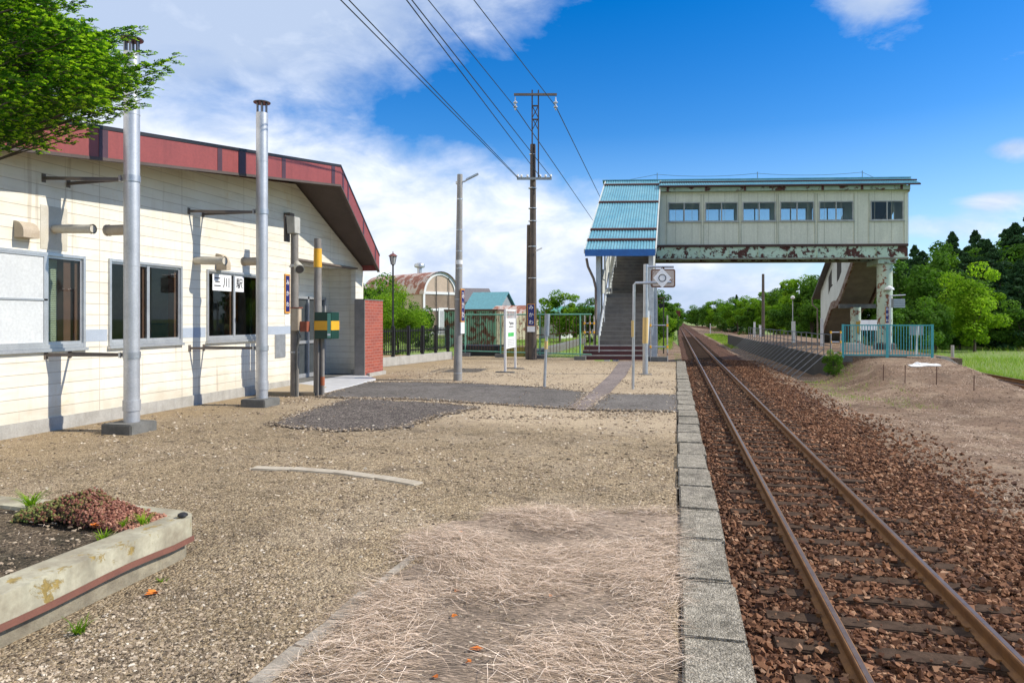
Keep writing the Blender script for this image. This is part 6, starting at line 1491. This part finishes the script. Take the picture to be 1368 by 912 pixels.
# left
tr('bush', 533, 31, 388, 'bright green bushy shrub behind the black picket fence, lower and right', 1.0, -.2, name='shrub', cat='shrub', group='shrubs behind the picket fence')
tr('bush', 507, 33, 372, 'bright green shrub behind the lantern lamp post', .85, -.2, name='shrub', cat='shrub', group='shrubs behind the picket fence')
tr('dbush', 492, 37, 362, 'darker green tree peeking past the red roof end', .9, -.2, name='shrub', cat='shrub', group='shrubs behind the picket fence')
tr('dbush', 562, 40, 402, 'dark green shrub right of the bright ones, before the warehouse', .8, -.2, name='shrub', cat='shrub', group='shrubs behind the picket fence')
tr('bright1', 748, 64, 386, 'bright green round tree right of the wooden utility pole', 1.15)
tr('mid1', 787, 62, 396, 'mid green tree between the bright tree and the stair', 1.1)
tr('mid2', 770, 80, 404, 'lower mid green tree behind the two trees left of the stair', 1.2)
tr('dbush', 655, 150, 408, 'far dark green trees above the grey shed, right one', 1.6, name='shrub', cat='shrub')
tr('mid1', 672, 140, 392, 'far tree beside the rusty roof with a rounded top', .9)
tr('conifer1', 664, 150, 396, 'far small dark conifer above the rusty roof', .9)
tr('dbush', 692, 130, 408, 'dark green low tree behind the long grey shed', 1.8, name='shrub', cat='shrub')
for px, Z, pt, lab in ((712, 190, 411, 'small distant tree above the long grey shed roof'), (580, 150, 404, 'distant tree hidden behind the warehouse end'), (630, 170, 405, 'distant tree behind the blue roofed house')):
    tr('mid2', px, Z, pt, lab, 1.3)
i = 0
for px, Z, pt, k_, wd in ((872, 82, 386, 'mid2', 1.1), (884, 100, 392, 'mid1', 1.15), (893, 120, 402, 'bright2', 1.1), (878, 70, 406, 'bright1', 1.2), (899, 160, 404, 'mid1', 1.2), (903, 220, 408, 'mid2', 1.3), (906.5, 320, 414, 'mid1', 1.5), (866, 66, 410, 'dbush', 1.2), (890, 85, 418, 'dbush', 1.2), (897, 120, 418, 'bright1', 1.2)):
    tr(k_, px, Z, pt, ('tallest mid green', 'second tallest', 'slanting bright green', 'lower bright green', 'smaller mid green', 'distant green', 'farthest hazy green', 'low dark green', 'low round green', 'low pale green')[i]+' tree left of the track, seen right of the blue roofed stair', wd, group=G3); i += 1
# right of track, far to near
rows = [(918.5, 420, 417, 'mid1', 1.8), (924, 330, 414, 'mid2', 1.5), (930, 270, 410, 'mid1', 1.4), (938, 225, 407, 'dbush', 1.3), (947, 190, 404, 'mid2', 1.25), (958, 165, 399, 'bright1', 1.25), (970, 148, 396, 'mid1', 1.2), (984, 132, 393, 'conifer2', .8), (986, 128, 397, 'bright2', 1.25),
        (1000, 116, 394, 'bright1', 1.2), (1017, 104, 389, 'mid1', 1.2), (1034, 96, 386, 'bright2', 1.25), (1052, 88, 378, 'mid2', 1.1), (1072, 80, 366, 'bright1', 1.15), (1092, 74, 362, 'mid1', 1.15), (1108, 72, 358, 'mid2', 1.15), (1040, 84, 404, 'bright1', 1.2), (1064, 74, 398, 'dbush', 1.3),
        (1085, 66, 392, 'mid1', 1.1), (966, 140, 414, 'dbush', 1.2), (1003, 106, 412, 'dbush', 1.2), (1124, 70, 375, 'mid1', 1.3), (1150, 72, 372, 'mid2', 1.3), (1060, 150, 372, 'conifer1', 1), (1046, 160, 378, 'conifer2', 1)]
for j, (px, Z, pt, k_, wd) in enumerate(rows):
    tone = {'m': 'mid green', 'b': 'bright green', 'd': 'low dark green', 'c': 'dark pointed conifer'}[k_[0]]
    tr(k_, px, Z, pt, '%s %s tree right of the track, counted from the horizon' % (ORD[j], tone), wd, group=G1)
rows = [(1205, 76, 338, 'conifer1', .9), (1222, 84, 326, 'conifer2', .85), (1198, 66, 362, 'mid1', 1.2), (1216, 60, 345, 'mid2', 1.15), (1244, 66, 334, 'mid2', .95), (1252, 84, 322, 'mid1', 1.0), (1272, 92, 308, 'conifer1', .8), (1288, 84, 330, 'mid2', 1.05), (1303, 92, 306, 'conifer2', .85), (1320, 82, 318, 'conifer1', .95),
        (1338, 88, 312, 'mid1', 1.1), (1356, 84, 296, 'conifer1', 1.0), (1378, 78, 280, 'conifer2', 1.05), (1302, 55, 350, 'fluffy', .95), (1268, 66, 350, 'mid1', 1.2), (1336, 66, 352, 'conifer2', 1.2), (1362, 60, 345, 'conifer1', 1.15), (1400, 66, 310, 'conifer1', 1.1), (1420, 76, 290, 'mid1', 1.2), (1232, 72, 368, 'dbush', 1.3), (1180, 70, 382, 'dbush', 1.4), (1350, 72, 372, 'mid1', 1.3), (1212, 52, 395, 'dbush', 1.1), (1250, 54, 400, 'mid2', 1.0), (1285, 70, 372, 'dbush', 1.5), (1322, 62, 400, 'dbush', 1.2), (1370, 58, 400, 'dbush', 1.2), (1262, 100, 326, 'conifer2', 1.3), (1312, 100, 318, 'conifer1', 1.3), (1345, 98, 304, 'conifer2', 1.3), (1232, 96, 334, 'conifer1', 1.2), (1206, 82, 344, 'conifer2', 1.3), (1256, 78, 340, 'conifer1', 1.25), (1290, 76, 336, 'conifer2', 1.3), (1326, 74, 330, 'conifer2', 1.3), (1282, 60, 404, 'dbush', 1.3)]
for j, (px, Z, pt, k_, wd) in enumerate(rows):
    tone = {'m': 'mid green', 'b': 'bright yellow green', 'f': 'bright yellow green', 'd': 'low dark green', 'c': 'dark conifer'}[k_[0]]
    tr(k_, px, Z, pt, '%s tree in the wood right of the footbridge, %s from the left' % (tone, ORD[sorted(r[0] for r in rows).index(px)]), wd, group=G2)
g = gdirt(1114, 503); t_ = tree('dbush', 'small dark green bush at the near corner of the island platform', g, 1.15, .85, name='bush', cat='bush')

# ------------------------------------------------------------------ PLANTER AND YEW
PLX, PLY, PZ = -3.16, 4.08, .275
t_ = T('planter_bed', 'mossy concrete planter bed with a rusty flat bar along its side', 'planter', (PLX, 2, 0))
def planter_ring(x_out, y_out, th, z0, z1, rad, x_l=-8.0, y_l=-1.0):
    o_ = [(x_out, y_l), (x_out, y_out-rad)]+[(x_out-rad+rad*math.cos(R(a)), y_out-rad+rad*math.sin(R(a))) for a in range(15, 91, 15)]+[(x_l, y_out)]
    i_ = [(x_l, y_out-th), (x_out-th-.02, y_out-th), (x_out-th, y_out-th-.02), (x_out-th, y_l)]
    m = MB(); n = len(o_); inner = [(x_out-th, y_l), (x_out-th, y_out-th-.05)]+[(x_out-th-.05+.05*math.cos(R(a)), y_out-th-.05+.05*math.sin(R(a))) for a in range(15, 91, 15)]+[(x_l, y_out-th)]
    for k in range(n-1):
        # subdivide the long run so the top can be uneven
        A_, B_, C2, D2 = o_[k], o_[k+1], inner[k+1], inner[k]; seg = 14 if k in (0, n-2) else 1
        for s in range(seg):
            f = lambda P, Q, t: (P[0]+(Q[0]-P[0])*t, P[1]+(Q[1]-P[1])*t)
            q = [f(A_, B_, s/seg), f(A_, B_, (s+1)/seg), f(D2, C2, (s+1)/seg), f(D2, C2, s/seg)]
            jz = lambda p: z1+.012*mn.noise(Vector((p[0]*4, p[1]*4, z1)))
            m.hexa([(p[0], p[1], z0) for p in q], [(p[0], p[1], jz(p)) for p in q])
    return m
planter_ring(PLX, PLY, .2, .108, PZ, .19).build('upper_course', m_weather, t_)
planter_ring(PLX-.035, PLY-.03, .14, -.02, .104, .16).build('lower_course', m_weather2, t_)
fbm = MB(); ptsb = [(PLX+.012, y, .122+.010*math.sin(y*2.3)+.006*math.sin(y*6)) for y in [0+.18*i for i in range(22)]]
for i in range(len(ptsb)-1): fbm.bar(ptsb[i], ptsb[i+1], .010, .034)
fbm.bar(ptsb[-1], (PLX+.018, PLY-.13, .135), .010, .034)
fbm.build('flat_bar', m_flatbar, t_)
m = MB(); n = 30; xs = [-8+i*.165 for i in range(n)]; ys = [-1+i*.175 for i in range(29)]
xs = [x for x in xs if x < PLX-.19]+[PLX-.195]; ys = [y for y in ys if y < PLY-.19]+[PLY-.195]; n = len(xs)
m.add([(x, y, PZ-.035+.03*mn.noise(Vector((x*2, y*2, 0)))+.02*mn.noise(Vector((x*6, y*6, 3)))) for y in ys for x in xs], [(i*n+j, i*n+j+1, (i+1)*n+j+1, (i+1)*n+j) for i in range(len(ys)-1) for j in range(n-1)])
m.build('soil', m_soil, t_, smooth=True)
tag(MB().lathe((0, 0, 0), [(.022, 0), (.034, .008), (.031, .02), (.014, .029)], 9).build('dark_pebble', m_black, smooth=True), 'small dark stone lying on the planter corner', 'stone')
bpy.data.objects['dark_pebble'].location = gp(244, 690, PZ+.005)
# soil pebbles
n = 2600; P = np.stack([RNG.uniform(-7, PLX-.03, n), RNG.uniform(1.5, PLY-.05, n), np.full(n, PZ-.015)], 1); s = .004+.012*RNG.random(n)**2.5
V, Fc, r_ = stones(P, s, .65); link('soil_pebbles', np_mesh('soil_pebbles', V, Fc, m_pebble, r_), kind='stuff')
# straw strewn on the soil
n = 900; P = np.stack([RNG.uniform(-7, PLX-.2, n), RNG.uniform(1.5, PLY-.2, n), np.full(n, PZ-.01)], 1)
V, Fc, r_ = blades(P, RNG.uniform(0, 6.28, n), RNG.uniform(.03, .12, n), np.full(n, .0025), np.full(n, .97), seg=2); link('planter_straw', np_mesh('planter_straw', V, Fc, m_straw, r_), kind='stuff')
# sedum mat: rosettes of fleshy leaves on a low mound
def sedum():
    n = 2400; Vs = []; Fs = []; Rn = []; cnt = 0
    cx0, cx1 = gp(22, 690, PZ).x, gp(208, 694, PZ).x; g = np.random.default_rng(5)
    tt = g.random(n)
    x = cx0+(cx1-cx0)*tt; yc = PLY-.08-.10*np.abs(tt-.4); hh = .17*np.clip(1-np.abs(tt-.42)*1.75, .12, 1)
    off = g.uniform(-1, 1, n); y = yc-.16+off*.16; z = PZ-.02+hh*np.sqrt(np.clip(1-off**2, 0, 1))*g.uniform(.55, 1.05, n)
    P = np.repeat(np.stack([x, y, z], 1), 7, 0); m_ = len(P); P += g.normal(0, .009, (m_, 3)); s = g.uniform(.006, .011, m_)
    V, Fc, r_ = stones(P, s, 1.0, .1)
    tone = np.clip(.25+.75*(np.repeat(np.repeat(tt, 7), 12)-.12)+g.uniform(-.3, .3, len(r_)//12).repeat(12), 0, 1)
    o = link('sedum_mat', np_mesh('sedum_mat', V, Fc, m_sedum, tone)); tag(o, 'mat of reddish green sedum growing along the planter edge', 'sedum plant')
sedum()
def tuft(label, p, n, L, up_=.3):
    P = np.repeat(np.array([p]), n, 0)+RNG.normal(0, .012, (n, 3))*np.array([1, 1, 0]); V, Fc, r_ = blades(P, RNG.uniform(0, 6.28, n), RNG.uniform(L*.6, L, n), np.full(n, .011), RNG.uniform(.05, up_+.2, n), seg=3)
    o = link('weed_tuft', np_mesh('weed_tuft', V, Fc, m_leaf_b, np.clip(r_+.2, 0, 1))); tag(o, label, 'weed', 'green weed tufts at the planter')
for px, py, z, n, L, lab in ((42, 678, PZ, 46, .13, 'leafy green weed at the left end of the sedum'), (138, 722, PZ-.03, 26, .085, 'light green weed on the soil before the sedum'), (192, 700, PZ, 26, .08, 'small green weed at the right end of the sedum'), (104, 846, 0, 26, .085, 'green weed at the foot of the planter wall'), (215, 776, 0, 10, .03, 'tiny green weed by the planter wall further along'), (165, 703, PZ, 16, .06, 'small weed between soil and sedum, next to the rightmost one')):
    tuft(lab, tuple(gp(px, py, z)), int(n*1.3), L*1.45)
def leaf(label, px, py, z=.01, s=.03):
    g = gp(px, py, z); m = MB()
    for k in range(4):
        a = random.uniform(0, 6.28); c0 = g+Vector((random.uniform(-s, s)*.7, random.uniform(-s, s)*.7, .008)); d1 = Vector((math.cos(a), math.sin(a), random.uniform(-.2, .4)))*s; d2 = Vector((-math.sin(a), math.cos(a), random.uniform(-.2, .5)))*s*.6
        m.add([c0-d1, c0+d2, c0+d1, c0-d2+Vector((0, 0, .006))], [(0, 1, 2), (0, 2, 3)])
    tag(m.build('dead_leaf', m_leafo), label, 'leaf', 'orange dead leaves on the ground')
for px, py, s, lab in ((204, 793, .035, 'orange leaves below the planter wall'), (634, 869, .026, 'largest orange leaf cluster in the near dry grass'), (628, 885, .016, 'orange leaf just below the largest cluster'), (478, 833, .014, 'orange leaf beside the buried kerb strip'), (605, 739, .013, 'orange leaf lying in the upper left dry grass'), (617, 711, .016, 'orange leaf near the far edge of the dry grass'), (610, 790, .012, 'reddish orange leaf in the middle of the dry grass'), (607, 824, .013, 'orange leaf between the dry grass middle and the largest cluster'), (582, 905, .012, 'orange leaf at the bottom edge of the picture'), (735, 797, .011, 'small orange leaf right of the others in the dry grass')):
    leaf(lab, px, py, s=s)
leaf('orange leaves on the planter soil before the sedum', 128, 702, PZ, .03)

# yew: limbs, twigs with flat sprays of needles
def yew():
    base = Vector((-5.75, 3.0, PZ-.05)); t_ = T('yew_tree', 'dense dark green yew tree with bright tips reaching in at the upper left', 'tree', base)
    g = np.random.default_rng(9); lim = MB(); lim.tube([base, base+Vector((.05, .05, 1.2)), base+Vector((-.05, .1, 2.6)), base+Vector((0, 0, 4.2))], .13, 10, r2=.05)
    tips = []
    def ok(px, py): # outline of the crown as it stands against sky and wall
        lim_ = np.interp(py, [-200, -60, 0, 12, 30, 45, 60, 90, 120, 150, 180, 205], [70, 100, 85, 75, 100, 135, 150, 185, 190, 125, 55, -30]); return px < lim_
    spec = [(238, 76, 4.3), (225, 92, 4.25), (188, 38, 4.4), (176, 48, 4.35), (206, 118, 4.2), (118, 2, 4.5), (104, 6, 4.7), (198, 132, 4.3), (180, 142, 4.4), (160, 152, 4.3), (140, 163, 4.5), (214, 104, 4.35), (150, 60, 4.6), (212, 86, 4.5), (200, 70, 4.45), (120, 180, 4.3), (50, 186, 4.6), (165, 40, 4.5), (150, 44, 4.45), (130, 46, 4.4)]
    for px, py, Z in spec: tips.append((at(px, py, Z), 1))
    while len(tips) < 640:
        px, py, Z = g.uniform(-60, 205), g.uniform(-110, 205), g.uniform(3.9, 5.6)
        if ok(px+20, py): tips.append((at(px, py, Z), 0))
    for _ in range(170):   # the rest of the crown, beyond the picture's edge
        a = g.uniform(0, 6.28); e_ = g.uniform(-.3, 1.3); q = base+Vector((math.cos(a)*math.cos(e_)*1.7, math.sin(a)*math.cos(e_)*1.7, 2.7+1.6*math.sin(e_)))
        if q.x < -5.0: tips.append((q, 0))
    SP = []; SD = []; SR = []
    for q, special in tips:
        st_ = base+Vector((0, 0, min(4.0, max(1.3, (q.z-base.z)*.72)))); d = q-st_; L = d.length; dn_ = d.normalized()
        ln_ = Vector((dn_.x, dn_.y, dn_.z*.4+g.uniform(-.05, .12))).normalized(); sid = Vector((-ln_.y, ln_.x, 0)).normalized()
        p0 = q-ln_*(.42 if special else .22)+Vector((0, 0, -.05))
        if special: lim.tube([p0-ln_*.3+Vector((0, 0, -.06)), p0, q-ln_*.04], .007, 5, r2=.002)
        elif g.random() < .3: lim.tube([p0-ln_*.2, p0, q], .005, 4, r2=.002)
        if not special and g.random() < .035: lim.tube([st_, st_.lerp(q, .3)+Vector(g.normal(0, .06, 3)), st_.lerp(q, .65)+Vector(g.normal(0, .08, 3)), p0], .020, 6, r2=.005)
        tone_ = g.random()**1.6
        ns = 26 if special else 24
        for k in range(ns):
            if special: t0 = k/ns; p = p0.lerp(q, t0)+sid*g.normal(0, .018)+Vector((0, 0, g.normal(0, .012))); ang = (1 if k % 2 else -1)*g.uniform(.35, 1.0)*(1-.6*t0)
            else:
                p = q+ln_*g.uniform(-.14, .07)+sid*g.normal(0, .055)+Vector((0, 0, g.normal(0, .032))); ang = g.normal(0, .75)
            hd_ = Vector((ln_.x*math.cos(ang)-ln_.y*math.sin(ang), ln_.x*math.sin(ang)+ln_.y*math.cos(ang), ln_.z+g.uniform(-.15, .55))).normalized()
            SP.append(p); SD.append(hd_); SR.append(np.clip(.55*g.random()+.9*tone_, 0, 1) if not special else .3+.7*g.random())
    SP = np.array([tuple(p) for p in SP]); SD = np.array([tuple(p) for p in SD]); n = len(SP); K = 18
    Ls = g.uniform(.045, .085, n); up_ = np.array([0, 0, 1.])+g.normal(0, .3, (n, 3)); sd_ = np.cross(SD, up_); sd_ /= np.linalg.norm(sd_, axis=1)[:, None]; nn_ = np.cross(sd_, SD)
    kk = np.tile(np.arange(K), n); idx = np.repeat(np.arange(n), K); t0 = (kk//2+.5)/(K/2); sg_ = np.where(kk % 2, 1., -1.)
    bend = np.stack([np.zeros(n), np.zeros(n), -Ls*.25], 1)
    P = SP[idx]+SD[idx]*(Ls[idx]*t0)[:, None]+bend[idx]*(t0**2)[:, None]
    nd = sd_[idx]*sg_[:, None]*.85+SD[idx]*.6+nn_[idx]*g.uniform(-.15, .5, (n*K, 1)); nd /= np.linalg.norm(nd, axis=1)[:, None]
    ln = (.020*g.uniform(.7, 1.2, n*K)*(1.05-.45*t0))[:, None]; wv = np.cross(nd, nn_[idx]+g.normal(0, .3, (n*K, 3))); wv /= np.linalg.norm(wv, axis=1)[:, None]; wv *= .0054
    V = np.stack([P-wv*.6, P+nd*ln*.6-wv, P+nd*ln, P+nd*ln*.6+wv, ], 1).reshape(-1, 3); Fc = np.arange(n*K*4).reshape(-1, 4)
    rn = np.clip(.25+.55*np.array(SR)[idx]*t0+.42*(t0 > .5)*(np.array(SR)[idx] > .3), 0, 1)
    link('needles', np_mesh('needles', V, Fc, m_yew, np.repeat(rn, 4)), t_).location = -base
    tm = MB()
    for p, d_, l_ in list(zip(SP, SD, Ls))[::2]: tm.tube([Vector(p), Vector(p)+Vector(d_)*l_*.9+Vector((0, 0, -l_*.2))], .0022, 3, r2=.001, caps=False)
    tm.build('twigs', m_bark, t_); lim.build('trunk', m_bark, t_, smooth=True)
yew()
